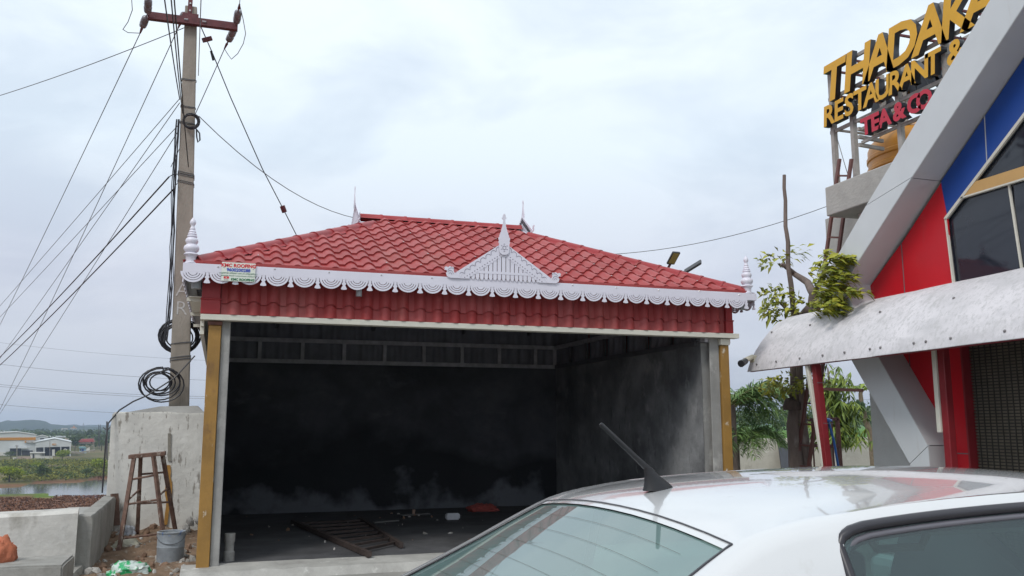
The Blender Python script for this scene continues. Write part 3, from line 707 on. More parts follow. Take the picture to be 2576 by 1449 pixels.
part('masonry', rough_box((-1.41, 13.4, -.1), (-.16, 14.7, 1.775), 3, .02), PIERM, pier, smooth=40)
part('mortar_cap', MB().add([(-1.39, 13.42, 1.74), (-.16, 13.42, 1.74), (-.16, 14.6, 1.74), (-1.39, 14.6, 1.74), (-.80, 13.6, 1.86), (-.3, 13.6, 1.872), (-.3, 14.3, 1.88), (-.80, 14.3, 1.87)], [(0,1,5,4),(1,2,6,5),(2,3,7,6),(3,0,4,7),(4,5,6,7)]), PLASTER, pier)
OSTAIN = mat('ochre_drip', (.42, .22, .05), .8, var=.3, scale=8)
GSTAIN = mat('cement_drip', (.27, .25, .21), .9, var=.3, scale=8)
def streak(M, pts, y):     # thin daub of paint on the pier face
    L_ = [(x-w_, z) for x, z, w_ in pts]; R_ = [(x+w_, z) for x, z, w_ in reversed(pts)]
    part('paint_daub', MB().xz(L_+R_, y-.004, y+.02), M, pier)
q = lambda x, y: at(x, y, Y=13.38)
streak(OSTAIN, [(q(424, 1170+i*15).x + .012*mnoise.noise((i*.9, 1, 0)) - .010*max(0, i-6), q(424, 1170+i*15).z, .022+.022*abs(mnoise.noise((i*.7, 5, 0)))+ (.02 if 2 < i < 6 else 0)) for i in range(11)], 13.383)
streak(GSTAIN, [(q(426, 1090+i*14).x, q(426, 1090+i*14).z, .02+.008*mnoise.noise((i, 2, 0))) for i in range(6)], 13.381)

# utility pole
POLEM = mat('pole_concrete', (.31, .275, .235), .9, var=.22, scale=5, bump=.35, bscale=45, stretch=(1, 1, .35), extra=[((.22, .195, .165), 2.2, .55, .75, (1, 1, .3))])
REDOX = mat('red_oxide_steel', (.13, .028, .034), .6, var=.35, scale=9, bump=.15)
PORC = mat('grey_porcelain', (.22, .20, .22), .25, var=.3, scale=10)
CABLE = mat('black_cable', (.018, .018, .024), .5, var=.2)
WIRE = mat('grey_wire', (.11, .115, .125), .5, var=.2)
PY = 13.9
pole = thing('utility_pole', 'concrete utility pole with rusty red crossarm and grey insulators', 'utility pole', (-.56, PY, 1.85))
def pole_x(z): t = (z-1.87)/6.33; return -.5575-.165*t, .140-.052*t
pm = MB(); vs = []
for z in (1.80, 4, 6, 8.12):
    c, h = pole_x(z); vs += [(c-h, PY-.10, z), (c+h, PY-.10, z), (c+h, PY+.10, z), (c-h, PY+.10, z)]
pm.add(vs, [(4*i+k, 4*i+(k+1)%4, 4*i+4+(k+1)%4, 4*i+4+k) for i in range(3) for k in range(4)] + [(3,2,1,0), (12,13,14,15)])
part('shaft', pm, POLEM, pole, bevel=.015)
a, c = at(372, 40, Y=PY-.16), at(598, 69, Y=PY-.16); dv = (c-a)
arm = MB(); u_ = dv.normalized()
hz = Vector((0, 0, 1)) - u_*u_.z
arm.bar(a+hz*.05, c+hz*.05, .09, .012); arm.bar(a-hz*.05, c-hz*.05, .09, .012); arm.bar(a+Vector((0, -.042, 0)), c+Vector((0, -.042, 0)), .012, .112)
part('crossarm', arm, REDOX, pole)
SKYH = mat('slot_sky', (.35, .34, .36), .6)  # solid plug: bright sky behind the open slot is put into its colour
for t in (.42, .62):
    p = a+dv*t+Vector((0, -.050, 0)); part('arm_slot', MB().tube([p-u_*.03, p+u_*.03], .016, 8), SKYH, pole)
part('arm_clamp', MB().box((-.84, PY-.13, 7.80), (-.60, PY-.101, 7.98)), REDOX, pole)
part('top_bracket', MB().box((-.765, PY-.125, 7.95), (-.70, PY-.10, 8.45)), REDOX, pole)
part('bolt', MB().lathe([(.014, 0), (.014, -.02)], (-.73, PY-.125, 8.02), 8, 'Y'), SCREW, pole)
part('bolt', MB().lathe([(.014, 0), (.014, -.02)], (-.73, PY-.125, 8.14), 8, 'Y'), SCREW, pole)
def insulator(p, q_):
    p, q_ = Vector(p), Vector(q_); d = (q_-p); ln = d.length; d.normalize()
    mb = MB(); pr = [(0, .012), (.12, .012), (.14, .03), (.2, .055), (.42, .06), (.48, .035), (.54, .06), (.74, .055), (.8, .03), (.84, .012), (1, .012)]
    mb.tube([p+d*ln*t for t, _ in pr], [r_ for _, r_ in pr], 12)
    o = part('insulator', mb, PORC, pole, smooth=50)
    part('shackle', MB().tube([q_-d*.02, q_+d*.10], [.022, .012], 6), REDOX, o)
    return q_+d*.10
eL1 = insulator(at(371, 38, Y=PY-.2), at(374, -12, Y=PY-.65)); eL2 = insulator(at(369, 38, Y=PY-.1), at(356, 74, Y=PY+.25))
eR1 = insulator(at(594, 62, Y=PY-.2), at(601, 20, Y=PY-.65)); eR2 = insulator(at(592, 68, Y=PY-.1), at(570, 112, Y=PY+.25))
eM = insulator(at(466, 30, Y=PY+.05), at(452, 62, Y=PY+.4))
for s_, key, z in ((0, 'ar1', 3.62), (1, 'ar2', 3.34)):
    letter('painted_letter', key, mat('chalk_paint', (.5, .48, .46), .9, var=.25, scale=20), pole, T3((-.60-.0, PY-.103, z-.12)) @ FACE_FRONT)
# binding wires round the pole
def ring(z, th=.004, turns=2, tilt=.03, M=None):
    c, h = pole_x(z); pts = []
    for k in range(turns*16+1):
        an = 2*math.pi*k/16; sx = max(-1, min(1, 1.35*math.cos(an))); sy = max(-1, min(1, 1.35*math.sin(an)))
        pts.append((c+sx*(h+.008), PY+sy*.108, z+tilt*math.sin(an*.93+z)+.012*k/16))
    part('binding_wire', MB().tube(pts, th, 4), M or WIRE, pole)
for yy_ in (198, 267, 309, 438, 443, 461, 868, 902, 908): ring(at(470, yy_, Y=PY-.1).z, .0045 if yy_ < 800 else .006)

# overhead wires
def wire(label, a, b_, sag=.2, r_=.007, n=14, M=WIRE, group='overhead wires on the pole', mid=None, name='overhead_wire'):
    a, b_ = Vector(a), Vector(b_)
    pts = [a.lerp(b_, i/n) - Vector((0, 0, sag*4*(i/n)*(1-i/n))) for i in range(n+1)] if mid is None else [a]+[Vector(q_) for q_ in mid]+[b_]
    return solo(name, MB().tube(pts, r_, 5), M, label, 'wire', tuple(a), group, smooth=60)
far = lambda y, x=-170, D=36: at(x, y, D=D)
def through(p0, px, py, ext, D):      # end of a wire from p0 whose picture passes through (px,py): continue by ext
    d = p0-Vector((0, 0, 1.62)); z = d.dot(fw); x0 = 1288+2188.7*d.dot(rt)/z; y0 = 724.5-2188.7*d.dot(up)/z
    return at(px+(px-x0)*ext, py+(py-y0)*ext, D=D)
wire('thin wire from the left crossarm insulator slanting down to the left', eL2, through(eL2, 0, 808*1.0+ (0), .25, 40), .15)
wire('thin wire from the pole top passing left between two steeper wires', eM, through(eM, 0, 1024, .12, 40), .15)
p0 = at(452, 248, Y=PY-.1)
wire('pale service wire from beside the black coil to the left edge, upper of its pair', p0, through(p0, 0, 766, .3, 40), .05, .006)
wire('pale service wire from beside the black coil to the left edge, lower of its pair', p0+Vector((0, .05, -.05)), through(p0, 0, 896, .25, 40), .05, .006)
p0 = at(449, 314, Y=PY-.1)
wire('service wire with small knots running from below the coil to the left edge', p0, through(p0, 0, 794, .3, 40), .05, .006)
p0 = at(448, 330, Y=PY-.1)
wire('lowest thin wire leaving the pole steeply towards the far hills', p0, through(p0, 0, 1038, .15, 40), .05, .006)
p0 = at(425, 445, Y=PY-.2)
wire('thick black cable from the upper tie slanting down to the left edge', p0, through(p0, 0, 880, .3, 40), .25, .012, M=CABLE)
p0 = at(437, 475, Y=PY-.2)
wire('thick black cable from the lower tie slanting down to the left edge', p0, through(p0, 0, 900, .3, 40), .25, .012, M=CABLE)
p0 = at(463, 70, Y=PY-.12)
wire('long wire from the pole top running gently down to the upper left edge', p0, through(p0, 0, 230, .35, 20), .1, .007)
p0 = at(500, 292, Y=PY-.1)
wire('grey wire from the black coil running behind the red ridge', p0, at(1010, 552, Y=19), .55, .007)
wire('grey wire passing behind the shed and rising over to the right building', at(1480, 642, Y=19.5), at(2150, 492, Y=15), .30, .008)
wire('right crossarm wire running down behind the concrete pole', eR2, at(430, 420, Y=PY+3.5), .02)
# wires coming over the viewer's head to the pole
for lab, s_, e_ in (('overhead wire to the left insulator coming from above the viewer', eL1, at(380, -500, D=5)), ('overhead wire to the right insulator coming from above the viewer', eR1, at(640, -500, D=5)),
                    ('leftmost of the dark cables dropping along the pole face', at(452, 250, Y=PY-.13), at(410, -30, D=9)), ('middle of the dark cables dropping along the pole face', at(459, 285, Y=PY-.13), at(428, -30, D=9)), ('rightmost of the dark cables dropping along the pole face', at(474, 420, Y=PY-.13), at(436, -30, D=9)),
                    ('pair of thin wires behind the pole top, right side', at(499, 190, Y=PY+.12), at(507, -40, D=9))):
    wire(lab, s_, e_, .03, .008 if 'dark' in lab else .006, M=CABLE if 'dark' in lab else WIRE)
for (x, y, x2, y2) in ((425, 445, 447, 438), (437, 475, 446, 462)):
    part('tie_wire', MB().tube([at(x, y, Y=PY-.2), at((x+x2)/2, (y+y2)/2-3, Y=PY-.17), at(x2, y2, Y=PY-.11)], .007, 5), CABLE, pole)
# jumpers
solo('jumper_wire', MB().tube([eL1]+[at(*p) for p in ((331, -5, None, 13.5), (333, 25, None, 13.6), (322, 55, None, 13.8), (309, 74, None, 14), (322, 82, None, 14.1))]+[eL2], .006, 5), WIRE, 'bent jumper wire hanging beyond the left end of the crossarm', 'wire', tuple(eL1), smooth=60)
solo('jumper_wire', MB().tube([eR1]+[at(*p) for p in ((612, 50, None, 13.5), (618, 85, None, 13.7), (612, 110, None, 13.8), (598, 135, None, 14), (582, 149, None, 14.1), (572, 135, None, 14.1))]+[eR2], .006, 5), WIRE, 'bent jumper wire hanging beyond the right end of the crossarm', 'wire', tuple(eR1), smooth=60)
# stay wire with strain insulators
g0 = at(502, 60, Y=PY); st_ = thing('stay_wire', 'dark stay wire with turnbuckle running from pole down behind the hip roof', 'stay wire', tuple(g0))
pts = [g0, at(535, 135, Y=14.2), at(580, 245, Y=14.6), at(660, 425, Y=15.2), at(712, 525, Y=15.7), at(760, 620, Y=16.5)]
part('cable', MB().tube(pts, .009, 5), CABLE, st_)
part('clamp_plate', MB().bar(at(509, 102, Y=13.95), at(533, 96, Y=13.95), .05, .06), REDOX, st_)
part('strain_insulator', MB().tube([at(710, 518, Y=15.68), at(716, 534, Y=15.72)], .045, 8), REDOX, st_)
part('turnbuckle', MB().tube([at(531, 128, Y=14.18), at(537, 152, Y=14.22)], .022, 6), CABLE, st_)
# cable drops down the left face of the pole
dr = thing('drop_cables', 'bundle of black cables running down the left face of the pole', 'cable', tuple(at(440, 400, Y=PY-.12)))
rr = random.Random(3)
for k in range(5):
    pts = []
    for yy_ in range(300, 900, 40):
        base = lerp_list([(300, 452), (450, 442), (600, 438), (720, 434), (820, 425), (900, 414)], yy_)
        pts.append(at(base - k*2.2 + rr.uniform(-1.5, 1.5), yy_, Y=PY-.12))
    part('cable', MB().tube(pts, .007, 5), CABLE, dr, smooth=60)
def coil(name, label, cx, cy, rx, ry, turns, r_, Y, jit, M=CABLE, tail=None):
    rr = random.Random(cx); pts = []; k = 20
    c = at(cx, cy, Y=Y); kx = (at(cx+100, cy, Y=Y)-c).length/100
    for t in range(turns):
        ox, oz, s_ = rr.uniform(-jit, jit), rr.uniform(-jit, jit), rr.uniform(1-.22*jit/4, 1+.12*jit/4)
        for i in range(k):
            an = 2*math.pi*i/k + 1.57
            pts.append(c + Vector(((math.cos(an)*rx*s_+ox)*kx, rr.uniform(-.012, .012), (math.sin(an)*ry*s_+oz)*kx)))
    o = thing(name, label, 'cable coil', tuple(c))
    part('cable', MB().tube(pts, r_, 5), M, o, smooth=60)
    if tail: part('tail', MB().tube(tail, r_, 5), M, o, smooth=60)
coil('cable_coil', 'tight black cable coil tied to the upper pole', 481, 305, 20, 20, 7, .012, PY-.17, 2.0, tail=[at(490, 320, Y=PY-.17), at(502, 335, Y=PY-.17), at(503, 352, Y=PY-.17), at(498, 358, Y=PY-.17), at(495, 345, Y=PY-.17), at(494, 325, Y=PY-.17)])
coil('cable_coil', 'thick black cable coil hanging behind the pole at the painted letters', 452, 848, 45, 40, 10, .011, PY+.17, 4)
coil('cable_coil', 'wide loose black cable coil hanging low on the pole above the pier', 401, 965, 46, 38, 7, .011, PY-.25, 8,
     tail=[at(490, 895, Y=PY-.2), at(440, 950, Y=PY-.28), at(370, 995, Y=PY-.3), at(335, 1010, Y=PY-.35), at(300, 1032, Y=PY-.45), at(272, 1065, Y=13.3), at(266, 1110, Y=13.25), at(262, 1170, Y=13.2), at(257, 1240, Y=13.2)])

# low parapet walls left of the shed
LOWM = mat('parapet_plaster', (.60, .58, .54), .9, var=.2, scale=3, bump=.4, bscale=18, extra=[((.26, .24, .20), 1.8, .52, .7, (1, 1, .5)), ((.60, .59, .56), 4, .6, .75, (1, 1, 1))])
GREYC = mat('grey_render', (.33, .32, .295), .9, var=.25, scale=4, bump=.4, bscale=22, extra=[((.2, .19, .17), 3, .52, .7, (1, 1, .4))])
def wall_run(name, label, a, b_, th, z0, z1a, z1b, M, cat='wall'):
    a, b_ = Vector((*a, 0)), Vector((*b_, 0)); d = (b_-a).normalized(); n_ = Vector((-d.y, d.x, 0))*th; vs = []; N_ = 16
    for i in range(N_+1):
        p = a.lerp(b_, i/N_); z = z1a+(z1b-z1a)*i/N_ + .012*mnoise.noise((i*.8, p.x, 3))
        for (q_, zz) in ((p, z0), (p, z-.03), (p+n_*.12, z), (p+n_*.88, z+.004), (p+n_, z-.03), (p+n_, z0)): vs.append((q_.x, q_.y, zz))
    mb = MB().add(vs, [(i*6+k, i*6+k+1, (i+1)*6+k+1, (i+1)*6+k) for i in range(N_) for k in range(5)] + [(0,1,2,3,4,5), tuple(range(N_*6, N_*6+6))])
    return solo(name, mb, M, label, cat, tuple(a), smooth=50)
wall_run('parapet_wall', 'low whitewashed parapet wall with stains at the bottom left corner', (-6.5, 10.05), (-1.38, 10.62), .38, -1, .62, .685, LOWM)
wall_run('parapet_wall', 'short grey rendered wall stub running back to the pier', (-1.25, 10.75), (-1.27, 13.35), .18, -.6, .61, .63, GREYC)
wall_run('kerb', 'thin grey concrete kerb edging the dirt beside the shed', (-1.40, 9.0), (-1.30, 10.74), .12, -.2, .06, .10, GREYC, 'kerb')
solo('rusty_plate', MB().bar(at(292, 1322, Y=13.2), at(288, 1242, Y=13.28), .10, .03), mat('rusty_flake', (.17, .10, .075), .8, var=.5, scale=14, bump=.4), 'narrow rusty plate leaning on the pier above the wall stub', 'metal plate', tuple(at(292, 1322, Y=13.2)))

# rusty stool ladder
RUST = mat('rusty_paint', (.20, .115, .085), .8, var=.5, scale=12, bump=.4, bscale=60, extra=[((.40, .37, .32), 9, .56, .66, (1, 1, .6)), ((.09, .04, .035), 6, .56, .7, (1, 1, 1))])
ld = thing('step_stool', 'rusty paint-splashed trestle stool ladder in front of the white pier', 'ladder', (-.8, 12.5, 0))
TL = [at(337, 1152, Y=12.40), at(386, 1147, Y=12.40), at(354, 1150, Y=12.62), at(409, 1144, Y=12.62)]
FT = [Vector((-1.09, 12.1, 0)), Vector((-.545, 12.15, 0.0)), Vector((-.955, 13.05, .15)), Vector((-.47, 13.0, .15))]
for t_, f_ in zip(TL, FT): part('leg', MB().bar(f_, t_, .05, .038), RUST, ld, bevel=.004)
part('top_plank', MB().bar(at(325, 1149, Y=12.51), at(417, 1140, Y=12.51), .27, .05), RUST, ld, bevel=.005)
for (i, j, t_) in ((0, 1, .20), (0, 1, .455), (2, 3, .22), (2, 3, .60), (0, 2, .42), (1, 3, .42), (0, 1, .80)):
    part('rung', MB().tube([TL[i].lerp(FT[i], t_+ (.03 if i == 0 else 0)), TL[j].lerp(FT[j], t_)], .014, 7), RUST, ld)
# weathered drum
DRUM = mat('weathered_drum', (.30, .33, .36), .7, var=.3, scale=9, bump=.2, extra=[((.08, .15, .34), 7, .58, .64, (1, 1, .8)), ((.42, .41, .38), 3, .55, .7, (1, 1, 1))])
dm = thing('paint_drum', 'weathered grey-blue paint drum standing in the rubble', 'drum', (-.455, 11.3, 0))
part('body', MB().lathe([(.145, .0), (.15, .02), (.152, .18), (.156, .19), (.152, .20), (.155, .34), (.16, .345), (.162, .36), (.155, .365), (.145, .36), (.14, .05), (.01, .05)], (-.455, 11.3, .0), 28), DRUM, dm, smooth=40)
part('handle', MB().tube([(-.455+.16*math.cos(t), 11.3-.16*math.sin(t), .33-.10*math.sin(t)) for t in [math.pi*i/12 for i in range(13)]], .004, 5), WIRE, dm)
# crumpled bags and cloths
def crumple(loc, size, seed, sub=4, pinch=.35):
    bm = bmesh.new(); bmesh.ops.create_icosphere(bm, subdivisions=sub, radius=1)
    for v in bm.verts:
        p = v.co.copy(); k = 1 + .35*mnoise.noise(p*1.6+Vector((seed, 0, 0))) + pinch*abs(mnoise.noise(p*4.1+Vector((0, seed, 0)))) + .12*mnoise.noise(p*9+Vector((seed, 3, 0)))
        v.co = Vector((p.x*size[0]*k, p.y*size[1]*k, max(p.z, -.35)*size[2]*k)) + Vector(loc) + Vector((0, 0, size[2]*.33))
    mb = MB(); mb.add([v.co[:] for v in bm.verts], [[v.index for v in f_.verts] for f_ in bm.faces]); bm.free(); return mb
POLY = mat('pale_polythene', (.55, .53, .42), .35, var=.3, scale=14, spec=.6); POLYG = mat('grey_polythene', (.42, .45, .50), .3, var=.3, scale=14, spec=.6)
solo('plastic_bag', crumple((-1.08, 12.95, .12), (.10, .09, .12), 2), POLYG, 'crumpled grey plastic bag at the foot of the pier', 'bag', (-1.08, 12.95, .12), smooth=70)
solo('plastic_bag', crumple((-1.02, 12.35, .03), (.16, .12, .10), 5), POLY, 'crumpled yellowish plastic bag beside the stool ladder', 'bag', (-1.02, 12.35, .03), smooth=70)
GBAG = mat('green_white_bag', (.55, .62, .58), .35, var=.1, scale=10, extra=[((.02, .35, .12), 8, .50, .54, (1, 1, 1))], spec=.5)
solo('plastic_bag', crumple(tuple(at(325, 1446, Z=.02)), (.20, .16, .10), 9), GBAG, 'green and white plastic bag lying in the dirt', 'bag', tuple(at(325, 1446, Z=.02)), smooth=70)
SACK = mat('orange_sack', (.48, .15, .075), .8, var=.3, scale=8, bump=.3)
zl = at(20, 1408, Y=9.95).z
solo('ledge', rough_box((-4.2, 9.45, -.3), (at(165, 1430, Y=9.6).x, 10.12, zl), 13, .014, 8), GREYC, 'rough grey concrete ledge below the parapet at the bottom left corner', 'ledge', (-2.5, 9.8, 0), smooth=40)
solo('sack', crumple((at(2, 1385, Y=9.85).x, 9.85, zl-.01), (.13, .12, .17), 11, pinch=.25), SACK, 'crumpled orange sack beside the parapet wall at the left edge', 'sack', (-2.17, 9.85, zl), smooth=70)
# rubble stones and brick bits
STONE = [mat('stone_grey', (.33, .31, .28), .9, var=.3, scale=9, bump=.4), mat('stone_brown', (.24, .15, .10), .9, var=.3, scale=9, bump=.4), mat('stone_pale', (.45, .43, .40), .9, var=.2, scale=9, bump=.3)]
rr = random.Random(12); smesh = []
for k in range(6):
    bm = bmesh.new(); bmesh.ops.create_icosphere(bm, subdivisions=1, radius=1)
    for v in bm.verts: v.co = v.co*(1+.4*mnoise.noise(v.co*1.3+Vector((k*7, 0, 0))))
    me = bpy.data.meshes.new('stone'); bm.to_mesh(me); bm.free(); me.materials.append(STONE[k % 3]); smesh.append(me)
def bank_z(x, y):
    e = sm(0, .12, (x+1.46)/1.31); return -.004 + e*(.03 + .14*sm(11.6, 13.3, y) + .05*mnoise.noise((x*2.1, y*2.1, 1)))
rubble = bpy.data.objects.new('rubble', None); COL.objects.link(rubble); rubble.location = (-.8, 11.5, 0); tag(rubble, 'scattered rubble stones on the dirt between the shed and parapet', 'rubble')
for k in range(150):
    x = rr.uniform(-1.35, -.2); y = 9.6+3.7*rr.random()**.8; s_ = rr.choice([.012, .02, .02, .03, .045])*rr.uniform(.7, 1.4)
    inst('stone', smesh[k % 6], rubble, Vector((x, y, bank_z(x, y)+s_*.2)) - rubble.location, (rr.random()*6, rr.random()*6, rr.random()*6), (s_*1.3, s_, s_*.8))
for (px, py) in ((500, 1310), (478, 1312), (470, 1330), (505, 1330)):
    p = at(px, py, Y=13.25); inst('stone', smesh[2], rubble, p - rubble.location, (rr.random()*6, 1, 0), (.09, .06, .05))

# ---- things lying on the shed floor
CLOTH = mat('red_rag', (.42, .085, .07), .85, var=.3, scale=14, bump=.3)
solo('rag', crumple((4.45, 15.0, .10), (.24, .16, .09), 21), CLOTH, 'crumpled red rag on the dark shed floor', 'rag', (4.45, 15.0, .1), smooth=70)
solo('foam_block', rough_box((3.52, 13.80, .10), (3.74, 13.92, .20), 7, .008, 3), mat('white_foam', (.62, .63, .66), .7), 'small white foam block on the dark shed floor', 'block', (3.63, 13.86, .1), smooth=40)
solo('plank', MB().bar((2.95, 14.62, .115), (3.45, 14.78, .115), .10, .02), mat('grey_wood', (.17, .165, .16), .9, var=.3, scale=8), 'thin grey plank lying near the back wall of the shed', 'plank', (3.2, 14.7, .1))
solo('plank', MB().bar((2.35, 13.75, .112), (2.75, 13.85, .118), .07, .02), MATS['grey_wood'], 'short grey batten lying between the floor ladder and foam block', 'plank', (2.5, 13.8, .1))
solo('cup', MB().lathe([(.022, 0), (.028, .07), (.024, .07), (.02, .006)], (3.17, 14.66, .126), 12), mat('paper_cup', (.45, .30, .22), .7), 'tiny brown cup standing on the grey plank', 'cup', (3.17, 14.66, .126), smooth=40)
fl = thing('floor_ladder', 'dark rusty ladder grating lying flat on the shed floor', 'ladder', tuple(at(850, 1345, Z=.12)))
A0, A1, B0, B1 = at(735, 1312, Z=.14), at(905, 1305, Z=.14), at(930, 1395, Z=.14), at(1010, 1372, Z=.14)
FLR = mat('dark_rust', (.06, .042, .036), .8, var=.4, scale=10)
part('rail', MB().bar(A0, B0, .05, .06), FLR, fl); part('rail', MB().bar(A1, B1, .05, .06), FLR, fl)
for i in range(8): part('rung', MB().bar(A0.lerp(B0, (i+.6)/8.4), A1.lerp(B1, (i+.6)/8.4), .035, .03), FLR, fl)
solo('post_stub', MB().lathe([(.06, 0), (.06, .10), (.05, .11), (.05, .2), (.058, .21), (.058, .3)], (.19, 10.55, .10), 14), mat('grey_stub', (.33, .32, .30), .8, var=.3, scale=12), 'short grey stub standing inside the shed behind the left post', 'stub', (.19, 10.55, .1), smooth=40)
for k in range(60):
    x = rr.uniform(.4, 5.8); y = rr.uniform(11, 15.4); s_ = rr.choice([.008, .012, .02, .03]); inst('crumb', smesh[k % 6], shed, Vector((x, y, .10+s_*.2)) - wloc(shed), (rr.random()*6, rr.random()*6, 0), (s_*1.5, s_, s_*.6))
# ================================================================== RESTAURANT BUILDING ON THE RIGHT (facade facing -X)
XFR, XRE = 7.55, 7.95            # front of the projecting frame, recessed facade
ACPW = mat('white_cladding', (.60, .63, .65), .35, var=.08, scale=1.2, bump=.10, bscale=1.3, extra=[((.46, .47, .48), 2.2, .60, .78, (1, 1, .25)), ((.48, .47, .46), 9, .62, .8, (1, 1, .12))], spec=.4)
ACPG = mat('grey_cladding', (.50, .50, .51), .35, var=.08, scale=1.2, spec=.4, extra=[((.38, .37, .38), 1.8, .64, .8, (1, 1, .5))])
ACPR = mat('red_cladding', (.56, .010, .020), .32, var=.15, scale=1.0, spec=.4, bump=.10, bscale=1.3, extra=[((.44, .035, .04), 5, .58, .8, (1, 1, .15))])
ACPB = mat('blue_cladding', (.010, .060, .30), .32, var=.15, scale=1.0, spec=.4, bump=.10, bscale=1.3, extra=[((.03, .08, .28), 5, .58, .8, (1, 1, .15))])
JOINT = mat('panel_joint', (.14, .13, .14), .7)
DKRED = mat('maroon_paint', (.24, .018, .025), .45, var=.2, scale=5)
OCHP = mat('tan_strip', (.55, .33, .12), .5, var=.1)
WALLW = mat('white_wall', (.62, .64, .64), .85, var=.12, scale=2, bump=.2, bscale=25, extra=[((.42, .42, .40), 1.5, .6, .75, (1, 1, .4))])
DGLASS = mat('dark_window_glass', (.018, .022, .032), .04, var=.1, spec=.65)
CONC = mat('bare_concrete', (.42, .41, .385), .9, var=.2, scale=2.5, bump=.35, bscale=20, extra=[((.26, .25, .23), 1.8, .56, .72, (1, 1, .5))])
rest = thing('restaurant_building', 'restaurant with slanted white frame, red and blue cladding and dark windows', 'building', (9, 7, 0))
# body
WX = 8.02
part('wall', MB().box((WX+.30, 1.0, -.1), (15.5, 9.68, 4.50)), WALLW, rest)
part('roof_slab', MB().box((8.0, 8.45, 4.502), (15.7, 9.95, 4.92)), CONC, rest, bevel=.015)
part('roof_slab', MB().box((8.33, 1.0, 4.502), (15.7, 8.448, 4.92)), CONC, rest, bevel=.015)
# outline of the projecting frame, (Y,Z) in the facade plane
O = [(6.55, 6.10), (8.87, 4.11), (9.68, 3.36), (9.62, 3.22), (9.074, 2.407), (8.20, 1.16), (8.05, .0)]
I = [(5.95, 6.02), (7.90, 4.427), (9.12, 3.40), (9.11, 3.30), (8.614, 2.412), (7.911, 1.365), (7.895, .0)]
# front panels (white), split at joints, and reveal panels (grey)
def lp(a, b_, t): return (a[0]+(b_[0]-a[0])*t, a[1]+(b_[1]-a[1])*t)
def quad_panel(o0, o1, i1, i0, M, nm='frame_panel'):
    g = .004
    c = ((o0[0]+o1[0]+i0[0]+i1[0])/4, (o0[1]+o1[1]+i0[1]+i1[1])/4)
    poly = [lp(p, c, .006) for p in (o0, o1, i1, i0)]
    part(nm, MB().yz(poly, XFR, XFR+.03), M, rest)
# upper limb: extend upwards beyond the frame to a ridge
def ext(a, b_, t): return (a[0]+(a[0]-b_[0])*t, a[1]+(a[1]-b_[1])*t)
OT, IT = ext(O[0], O[1], .55), ext(I[0], I[1], .60)
quad_panel(OT, lp(O[0], O[1], .0), lp(I[0], I[1], .0), IT, ACPW)
quad_panel(O[0], lp(O[0], O[1], .90), lp(I[0], I[1], .98), I[0], ACPW)
quad_panel(lp(O[0], O[1], .90), O[2], I[2], lp(I[0], I[1], .98), ACPW)
quad_panel(O[2], O[3], I[3], I[2], ACPW)
quad_panel(O[3], O[4], lp(I[3], I[4], .80), I[3], ACPW)
quad_panel(O[4], O[5], I[5], lp(I[3], I[4], .80), ACPW)
quad_panel(O[5], O[6], I[6], I[5], ACPW)
part('facade_backing', MB().yz([(1.2, -.1), (1.2, 7.0), (5.4, 7.0), (6.3, 6.2), (8.8, 4.0), (9.3, 3.33), (8.8, 2.4), (8.0, 1.2), (8.0, -.1)], XRE+.11, WX+.29), WALLW, rest)
part('frame_core', MB().yz([OT]+O+I[::-1]+[IT], XFR+.032, XRE+.06), JOINT, rest)
def reveal(a, b_, M=ACPG):
    d = Vector((b_[0]-a[0], b_[1]-a[1])); n_ = Vector((d.y, -d.x)).normalized()*.006
    if n_.x > 0: n_ = -n_
    part('reveal_panel', MB().yz([a, b_, (b_[0]+n_.x, b_[1]+n_.y), (a[0]+n_.x, a[1]+n_.y)], XFR+.004, XRE+.05), M, rest)
for a, b_ in ((IT, I[0]), (lp(I[0], I[1], .004), lp(I[0], I[1], .98)), (lp(I[0], I[1], .984), I[2]), (I[2], I[3]), (I[3], lp(I[3], I[4], .80)), (lp(I[3], I[4], .806), lp(I[4], I[5], .99)), (lp(I[4], I[5], .998), I[6])): reveal(a, b_)
# recessed facade: red, blue, windows
def fac(poly, M, x, nm, d=.02): return part(nm, MB().yz(poly, x, x+d), M, rest)
red1 = [(8.72, 3.72), (9.13, 3.36), (9.12, 3.28), (8.65, 2.46), (8.30, 1.95), (8.30, 4.03-.02)]
jy = 8.52
fac([(jy+.004, 3.83), (9.14, 3.36), (9.13, 3.27), (jy+.004, 2.28)], ACPR, XRE, 'facade_panel')
fac([(7.835, 4.42), (jy-.004, 3.83), (jy-.004, 2.28), (8.03, 1.58), (7.90, 1.2), (7.78, 1.2), (7.78, 4.0)], ACPR, XRE, 'facade_panel')
fac([(5.2, 6.45), (6.45, 5.59), (6.50, 4.97), (5.2, 5.98)], ACPB, XRE+.001, 'facade_panel')
fac([(6.46, 5.58), (7.83, 4.44), (7.82, 3.995), (6.51, 4.96)], ACPB, XRE+.001, 'facade_panel')
SEAL = mat('sealant', (.45, .46, .48), .6)
for a, b_ in (((6.455, 5.585), (6.505, 4.965)), ((8.52, 3.83), (8.52, 2.28)), ((7.15, 5.01), (7.17, 4.48))): part('panel_joint', MB().bar((XRE-.001, *a), (XRE-.001, *b_), .012, .008), SEAL if a[0] < 8 else JOINT, rest)
